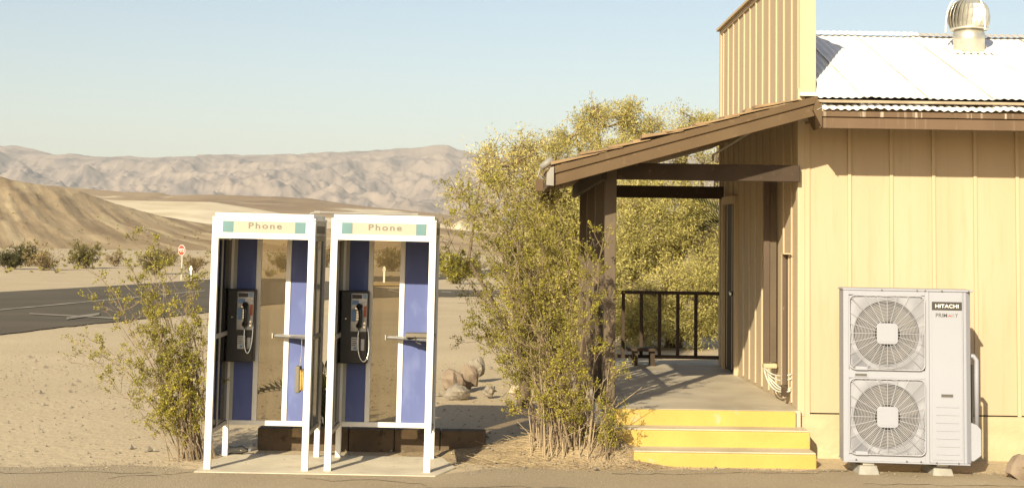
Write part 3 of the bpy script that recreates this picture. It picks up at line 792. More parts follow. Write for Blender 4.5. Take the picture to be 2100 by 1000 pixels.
# floodlight and junction box at the porch roof corner
pl = P(1122, 334, Y0)
fl_ = empty('floodlight', pl, 'small pale cylindrical floodlight on the low corner of the porch roof', 'floodlight')
MB().tube([(-0.055, 0, -0.045), (0.05, 0, 0.035)], [0.03, 0.036], 12).build('lamp_housing', M['lamp_grey'], fl_, smooth=True)
MB().tube([(-0.06, 0.0, -0.05), (-0.075, 0.02, -0.11), (-0.03, 0.03, -0.16)], 0.012, 6).build('bracket', M['galv'], fl_)
MB().box(-0.10, -0.03, -0.0, 0.06, -0.26, -0.15).build('junction_box', M['fascia'], fl_, bevel=0.006)

# low bench on the porch
bp = P(1316, 718, 18.45)
bench = empty('bench', (bp.x, 18.45, ZF), 'low dark wooden bench at the far end of the porch by the railing', 'bench')
zs = bp.z - ZF
for s in (-0.11, 0.0, 0.11):
    MB().box(-0.19, 0.19, s - 0.05, s + 0.05, zs - 0.0, zs + 0.035).build('seat_board', M['brown'], bench, bevel=0.004)
for s in (-0.09, 0.13):
    MB().box(s - 0.03, s + 0.03, -0.1, 0.1, 0, zs - 0.002).build('leg', M['brown'], bench)

# ------------------------------------------------------------------ phone booths
YBF = 12.42
bl, br = P(417, 961, YBF), P(633, 965, YBF)
PADZ = (bl.z + br.z) / 2
pad = MB()
pa = [(P(396, 965, 12.3)), (P(893, 972, 12.25))]
pad.prism([(pa[0].x, 12.30), (pa[1].x, 12.26), (pa[1].x + 0.16, 12.75), (pa[1].x + 0.02, 13.32), (pa[0].x + 0.1, 13.34), (pa[0].x + 0.02, 12.8)], 'z', -0.06, PADZ)
tag(pad.build('concrete_pad', M['concrete'], bevel=0.01), kind='structure')

BW, BD = 216 * YBF / F, 0.84
BH = P(435, 440, YBF).z - bl.z
def payphone(booth, cord_sag, cord_w):
    """black coin phone screwed to the rear left panel"""
    x0, x1, yb = 0.03, 0.285, BD - 0.075
    zb_, zt_ = 0.865, 1.525
    ph = MB().box(x0, x1, yb - 0.12, yb, zb_, zt_).build('payphone', M['black'], booth, bevel=0.012)
    fx0, fx1 = x0 + 0.095, x1 - 0.008
    yf = yb - 0.12
    MB().box(fx0, fx1, yf - 0.025, yf + 0.001, 1.155, 1.505).build('faceplate', M['plate'], ph, bevel=0.006)
    yf2 = yf - 0.025
    MB().box(fx0 + 0.012, fx1 - 0.05, yf2 - 0.003, yf2, 1.455, 1.492).build('coin_label', M['ink'], ph)
    MB().box(fx1 - 0.042, fx1 - 0.01, yf2 - 0.004, yf2, 1.455, 1.495).build('coin_slot', M['card_blue'], ph)
    MB().box(fx0 + 0.012, fx0 + 0.075, yf2 - 0.003, yf2, 1.40, 1.44).build('instruction_card', M['card_blue'], ph)
    MB().box(fx1 - 0.055, fx1 - 0.01, yf2 - 0.003, yf2, 1.40, 1.44).build('instruction_card', M['card_white'], ph)
    MB().box(fx1 - 0.03, fx1 - 0.006, yf2 - 0.004, yf2, 1.29, 1.39).build('side_label', M['red_orange'], ph)
    MB().box(fx0 + 0.01, fx0 + 0.05, yf2 - 0.003, yf2, 1.25, 1.36).build('dial_card', M['card_blue'], ph)
    for r_ in range(4):
        for c_ in range(3):
            MB().box(fx0 + 0.057 + 0.013 * c_, fx0 + 0.067 + 0.013 * c_, yf2 - 0.007, yf2, 1.262 + 0.022 * r_, 1.277 + 0.022 * r_).build('key', M['chrome'], ph)
    # handset on its hook
    hx = fx0 + 0.085
    hs = MB()
    hs.tube([(hx, yf2 - 0.055, 1.215), (hx + 0.012, yf2 - 0.075, 1.25), (hx + 0.014, yf2 - 0.08, 1.30), (hx + 0.01, yf2 - 0.075, 1.35), (hx - 0.002, yf2 - 0.055, 1.385)], [0.020, 0.018, 0.017, 0.018, 0.021], 10)
    hs.tube([(hx - 0.004, yf2 - 0.012, 1.385), (hx - 0.002, yf2 - 0.06, 1.385)], [0.030, 0.024], 12)
    hs.tube([(hx - 0.004, yf2 - 0.012, 1.212), (hx - 0.002, yf2 - 0.06, 1.212)], [0.028, 0.023], 12)
    hs.build('handset', M['black'], ph, smooth=True)
    MB().box(hx - 0.045, hx - 0.012, yf2 - 0.035, yf2, 1.36, 1.378).build('hook', M['chrome'], ph, bevel=0.004)
    for zz in (1.20, 1.235):
        MB().tube([(fx1 - 0.022, yf2 - 0.012, zz), (fx1 - 0.022, yf2, zz)], 0.010, 10).build('button', M['chrome'], ph)
    # steel cord: handset down and back up
    p0 = Vector((hx, yf2 - 0.045, 1.19)); p3 = Vector((fx1 + 0.004, yf2 - 0.02, 1.225))
    p1 = Vector((hx - cord_w * 0.45, yf2 - 0.08, 1.19 - cord_sag)); p2 = Vector((fx1 + cord_w, yf2 - 0.07, 1.19 - cord_sag))
    MB().tube(bez(p0, p1, p2, p3, 26), 0.0065, 8).build('cord', M['chrome'], ph, smooth=True)
    # lower cards on the black backboard
    MB().box(fx0 + 0.012, fx0 + 0.083, yf - 0.006, yf, 0.985, 1.105).build('instruction_card', M['card_white'], ph, bevel=0.003)
    for q in range(4):
        MB().box(fx0 + 0.02, fx0 + 0.06 - 0.008 * (q % 2), yf - 0.0075, yf - 0.0062, 1.085 - 0.018 * q, 1.090 - 0.018 * q).build('print_line', M['ink'], ph)
    MB().tube([(fx0 + 0.047, yf - 0.0075, 1.008), (fx0 + 0.047, yf - 0.006, 1.008)], 0.013, 12).build('emblem', M['card_blue'], ph)
    MB().box(fx0 + 0.098, fx0 + 0.135, yf - 0.012, yf, 0.985, 1.09).build('coin_return', M['plate'], ph, bevel=0.004)
    MB().tube([(x0 + 0.05, yf - 0.003, 1.27), (x0 + 0.05, yf, 1.27)], 0.008, 10).build('lock', M['chrome'], ph)
    return ph

def booth(px_l, px_r, py, label, slit, cord_sag, cord_w):
    a, b = P(px_l, py, YBF), P(px_r, py + 4, YBF)
    W = b.x - a.x
    t = empty('phone_booth', (a.x, YBF, PADZ), label, 'phone booth', 'phone booths on the concrete pad')
    t.rotation_euler = (0, R(0.45), 0)
    H = BH; D = BD; pw = 0.058
    white, alu = M['booth_white'], M['booth_alu']
    zr0, zr1 = 0.285, 0.325                         # bottom rail
    hd = H - 0.20                                   # underside of header
    for x in (0, W - pw):
        MB().box(x, x + pw, 0, 0.05, 0, H - 0.035).build('post', white, t, bevel=0.005)
        MB().box(x + 0.004, x + pw - 0.004, D - 0.05, D, 0, H - 0.035).build('post', white, t, bevel=0.005)
    # header boxes on all sides, roof cap
    hdr = MB().box(pw + 0.001, W - pw - 0.001, 0.004, 0.045, hd, H - 0.035).build('header', white, t, bevel=0.004)
    for x in (0.003, W - 0.043):
        sh = MB().box(x, x + 0.04, 0.052, D - 0.052, hd + 0.03, H - 0.036).build('header', alu, t, bevel=0.003)
        MB().box(x - 0.002 if x < 0.1 else x + 0.0405, x - 0.0005 if x < 0.1 else x + 0.042, 0.12, D - 0.12, hd + 0.06, H - 0.075).build('side_sign', M['binder_grey'], sh)
    MB().box(pw, W - pw, D - 0.045, D - 0.004, hd, H - 0.036).build('header', alu, t)
    cap = MB().box(0.0, W, -0.004, D + 0.004, H - 0.034, H - 0.012).build('roof_cap', white, t, bevel=0.004)
    MB().box(0.018, W - 0.018, 0.02, D - 0.02, H - 0.0115, H + 0.022).build('roof_tray', white, cap, bevel=0.006)
    # lit sign with end squares and word
    sx0, sx1 = 0.092, W - 0.088
    sz0, sz1 = hd + 0.052, hd + 0.152
    sg = MB().box(sx0, sx1, -0.002, 0.0035, sz0, sz1).build('sign_panel', M['sign_yellow'], t)
    for x0, x1 in ((sx0, sx0 + 0.092), (sx1 - 0.088, sx1)):
        MB().box(x0, x1, -0.005, -0.0021, sz0, sz1).build('teal_square', M['sign_teal'], sg)
    me = text_mesh('Phone', 68 * YBF / F, 12.5 * YBF / F, spacing=1.25, offset=0.02)
    tx = link('lettering', me, M['sign_grey'], sg)
    tx.location = ((sx0 + sx1) / 2 + 0.01, -0.004, sz0 + 0.063)
    # thin frame round the sign
    for (x0, x1, z0, z1) in ((sx0 - 0.006, sx1 + 0.006, sz1 + 0.0005, sz1 + 0.006), (sx0 - 0.006, sx1 + 0.006, sz0 - 0.006, sz0 - 0.0005)):
        MB().box(x0, x1, -0.004, 0.003, z0, z1).build('sign_frame', white, sg)
    # rails and panes of the side walls
    for s, x in ((0, 0.012), (1, W - 0.042)):
        for z0, z1, nm in ((zr0, zr1, 'bottom_rail'), (1.105, 1.145, 'middle_rail'), (hd - 0.01, hd + 0.029, 'top_rail')):
            MB().box(x, x + 0.03, 0.051, D - 0.051, z0, z1).build(nm, alu, t, bevel=0.003)
        ys0 = 0.36
        for z0, z1 in ((zr1, 1.105), (1.145, hd - 0.011)):
            if s == 0:
                MB().box(x + 0.012, x + 0.018, 0.051, ys0 - 0.023, z0 + 0.0005, z1 - 0.0005).build('side_pane', M['glass_dark'], t)
                MB().box(x + 0.012, x + 0.018, ys0, ys0 + slit - 0.001, z0 + 0.0005, z1 - 0.0005).build('side_pane', M['glass_mid'], t)
                MB().box(x + 0.012, x + 0.018, ys0 + slit, D - 0.051, z0 + 0.0005, z1 - 0.0005).build('side_pane', M['glass_dark'], t)
            else:
                MB().box(x + 0.012, x + 0.018, 0.051, D - 0.051, z0 + 0.0005, z1 - 0.0005).build('side_pane', M['glass_dark'], t)
        MB().box(x + 0.004, x + 0.026, ys0 - 0.022, ys0 - 0.001, zr1 + 0.0005, hd - 0.011).build('mullion', alu, t)
    # back wall: blue panel, clear pane, blue panel between mullions
    yb0, yb1 = D - 0.045, D - 0.015
    xi0, xi1 = pw - 0.003, W - pw + 0.003
    MB().box(xi0, xi1, yb0 - 0.004, yb1, zr0 - 0.005, zr1).build('bottom_rail', white, t, bevel=0.004)
    mw = 0.046
    m1, m2 = 0.262, W - 0.315
    for x in (m1, m2 - mw):
        MB().box(x, x + mw, yb0 - 0.003, yb1, zr1 + 0.0005, hd - 0.0005).build('mullion', white, t, bevel=0.004)
    MB().box(xi0 + 0.03, m1 - 0.0005, yb0 + 0.008, yb0 + 0.014, zr1 + 0.0005, hd - 0.0005).build('blue_panel', M['blue'], t)
    MB().box(xi0, xi0 + 0.0295, yb0 - 0.002, yb1, zr1 + 0.0005, hd - 0.0005).build('mullion', alu, t)
    MB().box(m2 + 0.0005, xi1, yb0 + 0.008, yb0 + 0.014, zr1 + 0.0005, hd - 0.0005).build('blue_panel', M['blue'], t)
    MB().box(m1 + mw + 0.0005, m2 - mw - 0.0005, yb0 + 0.008, yb0 + 0.013, zr1 + 0.0005, hd - 0.0005).build('back_pane', M['glass_clear'], t)
    # corner shelf on the right
    zs = 1.115
    sh = MB().prism([(0.455, yb0 - 0.005), (0.455, yb0 - 0.055), (0.62, yb0 - 0.12), (W - 0.045, yb0 - 0.33), (W - 0.045, yb0 - 0.005)], 'z', zs - 0.014, zs).build('shelf', M['booth_alu'], t, bevel=0.003)
    MB().tube([(0.45, yb0 - 0.06, zs - 0.012), (0.62, yb0 - 0.126, zs - 0.012), (W - 0.05, yb0 - 0.335, zs - 0.012)], 0.013, 8).build('shelf_edge', M['plate'], sh)
    MB().box(0.435, 0.452, yb0 - 0.09, yb0 - 0.04, zs - 0.035, zs + 0.012).build('shelf_bracket', M['chrome'], sh, bevel=0.003)
    payphone(t, cord_sag, cord_w)
    return t, W, yb0

b1, W1, yb1_ = booth(417, 631, 961, 'white phone booth further from the porch with a phone book dangling inside', 0.21, 0.32, 0.02)
b2, W2, yb2_ = booth(664, 882, 965, 'white phone booth nearer the porch with a closed binder lying on its shelf', 0.08, 0.40, 0.10)

# dangling phone book in the first booth
o0 = Vector((W1 - 0.165, yb1_ - 0.17, 0))
bk = empty('phone_book', (b1.location.x + o0.x, YBF + o0.y, PADZ + 0.60), 'torn phone book in a grey cover dangling on a wire under the booth shelf', 'phone book')
MB().box(-0.045, 0.0, -0.07, 0.07, 0.0, 0.24).build('cover', M['binder_grey'], bk, bevel=0.012)
mb = MB()
for q in range(9):
    a_ = 0.012 + 0.006 * q
    mb.box(0.001 + 0.005 * q, 0.0045 + 0.005 * q, -0.06 - 0.004 * (q % 3), 0.05, 0.02 + 0.008 * (q % 4), 0.21 - 0.012 * (q % 3))
tag(mb.build('pages', M['paper'], bk), kind='stuff')
MB().tube([(-0.01, 0, 0.24), (0.003, 0.0, 0.38), (0.0, 0.0, 0.50)], 0.003, 5).build('wire', M['chrome'], bk)
# binder lying on the second booth's shelf
bd = empty('binder', (b2.location.x + W2 - 0.155, YBF + yb2_ - 0.15, PADZ + 1.116), 'dark steel directory binder lying on the shelf of the phone booth near the porch', 'binder')
MB().box(-0.12, 0.105, -0.10, 0.10, 0, 0.034).build('cover', M['binder_grey'], bd, bevel=0.004)
MB().tube([(-0.03, -0.103, 0.01), (-0.02, -0.125, -0.04), (0.03, -0.13, -0.06)], 0.003, 5).build('wire', M['chrome'], bd)
# pipe running between booth roofs
pz0, pz1 = P(640, 436, 13.0), P(862, 440, 13.0)
cd = empty('conduit', (pz0.x, 13.0, pz0.z), 'thin metal conduit lying across the roofs of both phone booths', 'conduit')
dx = pz1 - pz0
MB().tube([(-0.03, 0, -0.06), (-0.01, 0, -0.005), (0.05, 0, 0.005), Vector((-0.05, 0, 0)) + dx, Vector((0.0, 0, -0.015)) + dx, Vector((0.01, 0, -0.05)) + dx], 0.009, 8).build('pipe', M['lamp_grey'], cd, smooth=True)
for q in (Vector((0.05, 0, 0.005)), Vector((-0.05, 0, 0)) + dx):
    MB().tube([q - Vector((0.03, 0, 0)), q + Vector((0.03, 0, 0))], 0.014, 8).build('coupling', M['lamp_grey'], cd)

# low wall behind the booths
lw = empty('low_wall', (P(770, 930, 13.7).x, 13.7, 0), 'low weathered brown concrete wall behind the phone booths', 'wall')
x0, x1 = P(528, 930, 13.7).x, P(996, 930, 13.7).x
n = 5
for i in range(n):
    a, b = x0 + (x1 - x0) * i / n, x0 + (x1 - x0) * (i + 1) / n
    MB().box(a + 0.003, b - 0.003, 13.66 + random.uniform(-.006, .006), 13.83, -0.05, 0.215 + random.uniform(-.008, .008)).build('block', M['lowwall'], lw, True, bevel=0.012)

# ------------------------------------------------------------------ outdoor unit by the wall
YA = 12.72
al, ar = P(1730, 946, YA), P(1990, 948, YA)
atop = P(1730, 590, YA)
kA = YA / F
AW, AH, AD = ar.x - al.x, atop.z - al.z, 0.32
ac = empty('air_conditioner', (al.x, YA, al.z), 'tall off-white outdoor air conditioner with two round fan grilles by the yellow wall', 'air conditioner', rz=R(-6.0))
def u(px, py):                                       # photo pixel to local front coordinates
    return ((px - 1730) * kA, (946.5 - py) * kA * 1.0)
zz = AH / ((946.5 - 590) * kA)
def U(px, py):
    x, z = u(px, py); return x, z * zz
x_fr = U(1969, 0)[0]
# casing with round openings: front built as panel with holes
def panel_with_holes(x0, x1, z0, z1, holes, y, n=48):
    """front sheet divided into cells, each either solid or with a round opening"""
    mb = MB()
    for (cx, cz, r, a0, a1, c0, c1) in holes:
        vs, fs = [], []
        for i in range(n):
            q = 2 * math.pi * i / n
            dx_, dz_ = math.cos(q), math.sin(q)
            vs.append((cx + r * dx_, y, cz + r * dz_))
            s = min((a1 - cx) / dx_ if dx_ > 1e-9 else 1e9, (a0 - cx) / dx_ if dx_ < -1e-9 else 1e9,
                    (c1 - cz) / dz_ if dz_ > 1e-9 else 1e9, (c0 - cz) / dz_ if dz_ < -1e-9 else 1e9)
            vs.append((cx + s * dx_, y, cz + s * dz_))
            vs.append((cx + r * 0.985 * dx_, y + 0.09, cz + r * 0.985 * dz_))
        for i in range(n):
            j = (i + 1) % n
            fs.append((3*i, 3*j, 3*j+1, 3*i+1))
            fs.append((3*i+2, 3*j+2, 3*j, 3*i))
        mb.add(vs, fs)
    return mb
fxl, fxr = U(1741, 0)[0], U(1892, 0)[0]
zs1, zs0 = U(0, 603)[1], U(0, 757)[1]
zt1, zt0 = U(0, 774)[1], U(0, 930)[1]
c1x, c1z = U(1816, 682); c2x, c2z = U(1816, 852)
rad = 66 * kA
body = MB().box(0.004, AW - 0.004, 0.10, AD, 0.012, AH - 0.02).build('casing', M['ac_white'], ac, bevel=0.01)
fp = panel_with_holes(0, 0, 0, 0, [(c1x, c1z, rad, fxl, fxr, zs0, zs1), (c2x, c2z, rad, fxl, fxr, zt0, zt1)], 0.006)
fp.build('shroud', M['ac_white'], body)
px_ = U(1900, 0)[0]
fb = MB()
fb.box(0.0, fxl, 0.0, 0.099, 0.012, AH - 0.02)
fb.box(fxr, px_, 0.0, 0.099, 0.012, AH - 0.02)
fb.box(fxl + 0.0005, fxr - 0.0005, 0.001, 0.099, zs1, AH - 0.021)
fb.box(fxl + 0.0005, fxr - 0.0005, 0.001, 0.099, zt1, zs0)
fb.box(fxl + 0.0005, fxr - 0.0005, 0.001, 0.099, 0.013, zt0)
fb.build('front_frame', M['ac_white'], body)
MB().box(px_ + 0.003, x_fr - 0.004, 0.002, 0.099, 0.012, AH - 0.021).build('service_panel', M['ac_white'], ac, bevel=0.006)
MB().prism([(x_fr - 0.003, 0.004), (x_fr + 0.02, 0.006), (AW - 0.012, 0.05), (AW - 0.006, 0.099), (x_fr - 0.003, 0.099)], 'z', 0.012, AH - 0.021).build('side_corner', M['ac_white'], ac, bevel=0.004)
MB().box(-0.004, AW + 0.002, -0.006, AD + 0.004, AH - 0.0195, AH).build('lid', M['ac_white'], ac, bevel=0.008)
MB().box(-0.002, AW - 0.03, -0.004, AD, 0.0, 0.0115).build('base_rail', M['ac_white'], ac, bevel=0.003)
# service panel raised field with ribs
x0, z1_ = U(1906, 600); x1, z0_ = U(1965, 937)
sp = MB().box(x0, x1, -0.003, 0.0015, z0_, z1_).build('panel_field', M['ac_white'], ac, bevel=0.002)
for py in (829, 845, 861, 877, 893, 909, 925):
    a, zc = U(1913, py); b, _ = U(1958, py)
    MB().box(a, b, -0.008, -0.0032, zc - 0.006, zc + 0.006).build('rib', M['ac_white'], sp, bevel=0.003)
def handle(pxa, pxb, pya, pyb, par):
    a, zt_ = U(pxa, pya); b, zb_ = U(pxb, pyb)
    h = 0.006
    y0_ = -0.006
    o = MB()
    o.box(a, b, y0_, 0.0005, zt_ - h, zt_); o.box(a, b, y0_, 0.0005, zb_, zb_ + h)
    o.box(a, a + h, y0_, 0.0005, zb_ + h, zt_ - h); o.box(b - h, b, y0_, 0.0005, zb_ + h, zt_ - h)
    q = o.build('handle_rim', M['ac_white'], par)
    return (a + h, b - h, zb_ + h, zt_ - h, q)
for args in ((1922, 1948, 802, 811, sp), (1752, 1778, 764, 772, body)):
    a, b, c_, d_, q = handle(*args)
    MB().box(a, b, -0.0042, -0.0036, c_, d_).build('handle_recess', M['fan_grey'], args[4])
# badge and names
a, zt_ = U(1906, 615); b, zb_ = U(1965, 632)
bdg = MB().box(a, b, -0.007, -0.0032, zb_, zt_).build('badge', M['badge_black'], ac, bevel=0.001)
tx = link('lettering', text_mesh('HITACHI', 46 * kA, 7.4 * kA, offset=0.016, spacing=1.05), M['white'], bdg); tx.location = ((a + b) / 2, -0.0078, (zb_ + zt_) / 2)
xm, zm = U(1934, 642.5)
w1, w2, w3 = 22.5 * kA, 12.5 * kA, 5.5 * kA
tx = link('lettering', text_mesh('PRIM', w1, 8 * kA, offset=0.008), M['ink'], ac); tx.location = (U(1924.8, 0)[0], -0.0042, zm)
tx = link('lettering', text_mesh('AIR', w2 + 0.4 * kA, 8 * kA), M['ink_grey'], ac); tx.location = (U(1944.5, 0)[0], -0.0042, zm)
tx = link('lettering', text_mesh('Y', w3, 8 * kA, offset=0.008), M['ink'], ac); tx.location = (U(1954.5, 0)[0], -0.0042, zm)
xa, _ = U(1941, 0)
MB().prism([(xa - 3.5*kA, zm - 1.8*kA), (xa + 3.5*kA, zm - 1.8*kA), (xa + 3*kA, zm - 0.6*kA), (xa, zm + 0.4*kA), (xa - 3*kA, zm - 0.6*kA)], 'y', -0.0056, -0.0048).build('red_mark', M['ink_red'], ac)
# fans and grilles
for cx_, cz_, gz0, gz1 in ((c1x, c1z, zs0, zs1), (c2x, c2z, zt0, zt1)):
    fan = MB().lathe([(0.07, 0), (0.07, 0.05), (0.02, 0.055)], 20, Matrix.Translation((cx_, 0.075, cz_)) @ Matrix.Rotation(math.pi/2, 4, 'X')).build('fan', M['fan_grey'], ac, smooth=True)
    for q in range(4):
        mb = MB()
        def fn(i, j, q=q):
            t = i / 7; s_ = j / 5
            r_ = 0.06 + (rad * 0.93 - 0.06) * t
            an = q * math.pi / 2 + 0.25 + (s_ - 0.5) * (0.95 + 0.25 * t) + 0.4 * t
            return (cx_ + r_ * math.cos(an), 0.055 + 0.035 * s_, cz_ + r_ * math.sin(an))
        mb.grid(fn, 8, 6)
        mb.build('blade', M['fan_grey'], fan, smooth=True)
    MB().lathe([(rad * 1.02, 0), (rad * 1.02, 0.001)], 40, Matrix.Translation((cx_, 0.0985, cz_)) @ Matrix.Rotation(math.pi/2, 4, 'X')).build('coil', M['ac_inside'], ac)
    # grille: rounded square frame
    def rsq(ins, rr=0.05, n=6):
        x0, x1, z0, z1 = fxl + ins, fxr - ins, gz0 + ins, gz1 - ins
        pts = []
        for ccx, ccz, q0 in ((x1 - rr, z1 - rr, 0), (x0 + rr, z1 - rr, math.pi/2), (x0 + rr, z0 + rr, math.pi), (x1 - rr, z0 + rr, 1.5*math.pi)):
            for i in range(n + 1):
                q = q0 + i / n * math.pi / 2
                pts.append((ccx + rr * math.cos(q), -0.022, ccz + rr * math.sin(q)))
        return pts + [pts[0]]
    gr = MB().tube(rsq(0.004), 0.0055, 6, False).build('grille', M['ac_wire'], ac, smooth=True)
    hw, hh = (fxr - fxl) / 2 - 0.006, (gz1 - gz0) / 2 - 0.006
    gcx, gcz = (fxl + fxr) / 2, (gz0 + gz1) / 2
    def sd(x, z):                                     # inside the rounded square
        qx, qz = abs(x - gcx) - hw + 0.05, abs(z - gcz) - hh + 0.05
        return math.hypot(max(qx, 0), max(qz, 0)) + min(max(qx, qz), 0) - 0.05
    rings = MB()
    r_ = 0.115
    while r_ < 0.46:
        seg = []
        for i in range(97):
            q = 2 * math.pi * i / 96
            x, z = cx_ + r_ * math.cos(q), cz_ + r_ * math.sin(q)
            dome = -0.045 + 0.03 * max(0, (r_ - 0.25) / 0.2)
            if sd(x, z) < -0.002: seg.append((x, dome, z))
            else:
                if len(seg) > 1: rings.tube(seg, 0.0024, 3, False)
                seg = []
        if len(seg) > 1: rings.tube(seg, 0.0024, 3, False)
        r_ += 0.0125
    tag(rings.build('wire_rings', M['ac_wire'], gr), kind='stuff')
    for i in range(24):
        q = 2 * math.pi * i / 24 + 0.0
        rr = 0.1
        while sd(cx_ + rr * math.cos(q), cz_ + rr * math.sin(q)) < -0.001 and rr < 0.6: rr += 0.004
        MB().tube([(cx_ + 0.09 * math.cos(q), -0.048, cz_ + 0.09 * math.sin(q)), (cx_ + min(rr, 0.27) * math.cos(q), -0.047, cz_ + min(rr, 0.27) * math.sin(q)), (cx_ + rr * math.cos(q), -0.022, cz_ + rr * math.sin(q))], 0.0030, 4).build('spoke', M['ac_wire'], gr)
    hb = 0.092
    mb = MB()
    mb.prism([(cx_ + sx * (hb - c), cz_ + sz * (hb - d)) for sx, sz, c, d in ((1, 1, 0.03, 0), (1, 1, 0.008, 0.008), (1, 1, 0, 0.03), (1, -1, 0, 0.03), (1, -1, 0.008, 0.008), (1, -1, 0.03, 0), (-1, -1, 0.03, 0), (-1, -1, 0.008, 0.008), (-1, -1, 0, 0.03), (-1, 1, 0, 0.03), (-1, 1, 0.008, 0.008), (-1, 1, 0.03, 0))], 'y', -0.056, -0.036)
    mb.build('hub_cap', M['ac_white'], gr, bevel=0.006)
    hb2 = 0.07
    MB().box(cx_ - hb2, cx_ + hb2, -0.0585, -0.0565, cz_ - hb2, cz_ + hb2).build('hub_plate', M['ac_white'], gr, bevel=0.001)
    # tab at the lower left
    x0, z0 = U(1753, 0)[0], gz0
    MB().box(x0, x0 + 0.11, -0.03, -0.002, z0 - 0.004, z0 + 0.03).build('grille_tab', M['ac_white'], gr, bevel=0.005)
# screws
for px, py in ((1807, 593), (1877, 593), (1893, 593), (1926, 593), (1979, 593), (1755, 941), (1855, 942), (1883, 942), (1914, 943), (1957, 943), (1885, 610), (1748, 612)):
    x, z = U(px, py)
    MB().tube([(x, -0.009, z), (x, -0.001, z)], 0.0075, 8).build('screw', M['fan_grey'], ac)
# insulated pipe and valve cover on the side
pts = [U(1984, 727), U(1994, 727), U(2000, 735), U(2000, 770), U(2000, 872)]
MB().tube([(p[0], 0.14, p[1]) for p in pts], 0.021, 10).build('pipe', M['ac_white'], ac, smooth=True)
MB().tube([(U(1992, 0)[0], 0.17, U(0, 745)[1]), (U(1992, 0)[0], 0.17, U(0, 872)[1])], 0.012, 8).build('pipe', M['ac_inside'], ac)
a = U(1981, 862); b = U(2005, 937)
MB().prism([(AW - 0.03, U(0, 860)[1]), (U(1997, 0)[0], U(0, 866)[1]), (U(2005, 0)[0], U(0, 876)[1]), (U(2005, 0)[0], U(0, 928)[1]), (U(1990, 0)[0], U(0, 940)[1]), (AW - 0.03, U(0, 940)[1])], 'y', 0.06, 0.3).build('valve_cover', M['ac_white'], ac, bevel=0.008)
# concrete feet
for lab, pxa in (('grey concrete foot block under the step side of the air conditioner', 1782), ('grey concrete foot block under the service panel side of the air conditioner', 1934)):
    xw = P(pxa, 960, YA).x
    zt_ = al.z - 0.03
    hgt = zt_ + 0.002
    ft = empty('foot_block', (xw, YA + 0.17, 0), lab, 'foot block', 'concrete feet under the air conditioner')
    MB().add([(-0.095, -0.19, 0.0), (0.095, -0.19, 0.0), (0.095, 0.2, 0.0), (-0.095, 0.2, 0.0), (-0.075, -0.16, zt_), (0.075, -0.16, zt_), (0.075, 0.17, zt_), (-0.075, 0.17, zt_)],
             [(0,3,2,1),(4,5,6,7),(0,1,5,4),(1,2,6,5),(2,3,7,6),(3,0,4,7)]).build('block', M['foot_block'], ft, bevel=0.01)
    MB().box(-0.05, 0.05, -0.165, 0.16, zt_ + 0.0005, al.z - 0.001).build('bracket', M['galv'], ft, bevel=0.003)
    MB().tube([(0.012, -0.145, zt_), (0.012, -0.145, al.z - 0.002 + 0.0)], 0.009, 8).build('bolt', M['chrome'], ft)

# ------------------------------------------------------------------ rocks
def rock(name, px, pyb, Y, wx, wz, m, label, seed, group=None, wy=None):
    c = P(px, pyb, Y)
    mb = MB()
    n, k = 12, 8
    wy = wy or wx * 0.8
    s = Vector((seed * 3.1, seed * 1.7, seed))
    for j in range(k):
        th = math.pi * j / (k - 1)
        for i in range(n):
            q = 2 * math.pi * i / n
            d = Vector((math.sin(th) * math.cos(q), math.sin(th) * math.sin(q), math.cos(th)))
            r = 1 + 0.38 * noise.noise(d * 1.3 + s) + 0.3 * abs(noise.noise(d * 2.6 + s)) - 0.12 + 0.06 * noise.noise(d * 7 + s)
            mb.v.append((d.x * r * wx * 0.42, d.y * r * wy * 0.42, wz * 0.22 + d.z * r * wz * 0.58))
    for j in range(k - 1):
        for i in range(n):
            mb.f.append((j*n+i, (j+1)*n+i, (j+1)*n+(i+1) % n, j*n+(i+1) % n))
    o = mb.build(name, m)
    o.location = (c.x, Y, max(0, c.z) if Y < 30 else Tz(Y))
    return tag(o, label, 'rock', group)
g_ = 'rocks edging the ground beside the bush'
rock('rock', 938, 812, 18.2, 0.38, 0.2, M['rock'], 'smooth grey boulder lowest in the line of rocks beside the bush', 1, g_)
rock('rock', 930, 790, 18.9, 0.34, 0.26, M['rock_red'], 'reddish brown rock just behind the smooth grey boulder', 2, g_)
rock('rock', 962, 782, 19.3, 0.3, 0.30, M['rock_red'], 'tall tan rock in the middle of the line of rocks', 3, g_)
rock('rock', 978, 760, 20.4, 0.32, 0.26, M['rock'], 'grey angular rock at the far end of the line of rocks', 4, g_)
rock('rock', 1002, 806, 18.4, 0.2, 0.13, M['rock'], 'small flat tan stone half hidden under the bush twigs', 5, g_)
rock('rock', 1062, 806, 18.0, 0.3, 0.13, M['rock_pale'], 'pale flat stone behind the stems of the large bush', 6, g_)
rock('rock', 1192, 800, 14.6, 0.16, 0.36, M['rock_pale'], 'tall pale stone standing by the porch posts behind the bush', 7, g_)
rock('rock', 2100, 972, 12.62, 0.34, 0.24, M['rock_red'], 'brown boulder at the foot of the yellow wall beyond the air conditioner', 8)
# plastic bottle under the first booth
pb = P(480, 935, 13.28)
bt = empty('plastic_bottle', (pb.x, 13.28, PADZ), 'crushed clear plastic bottle lying by the rear leg of a phone booth', 'bottle')
MB().tube([(-0.09, 0, 0.04), (-0.06, 0, 0.042), (0.0, 0.01, 0.04), (0.07, 0.02, 0.042), (0.1, 0.02, 0.04), (0.13, 0.02, 0.04)], [0.03, 0.04, 0.034, 0.04, 0.02, 0.014], 12).build('bottle_body', M['plastic_clear'], bt, smooth=True)
MB().tube([(0.13, 0.02, 0.04), (0.15, 0.02, 0.04)], 0.017, 10).build('bottle_cap', M['white'], bt)

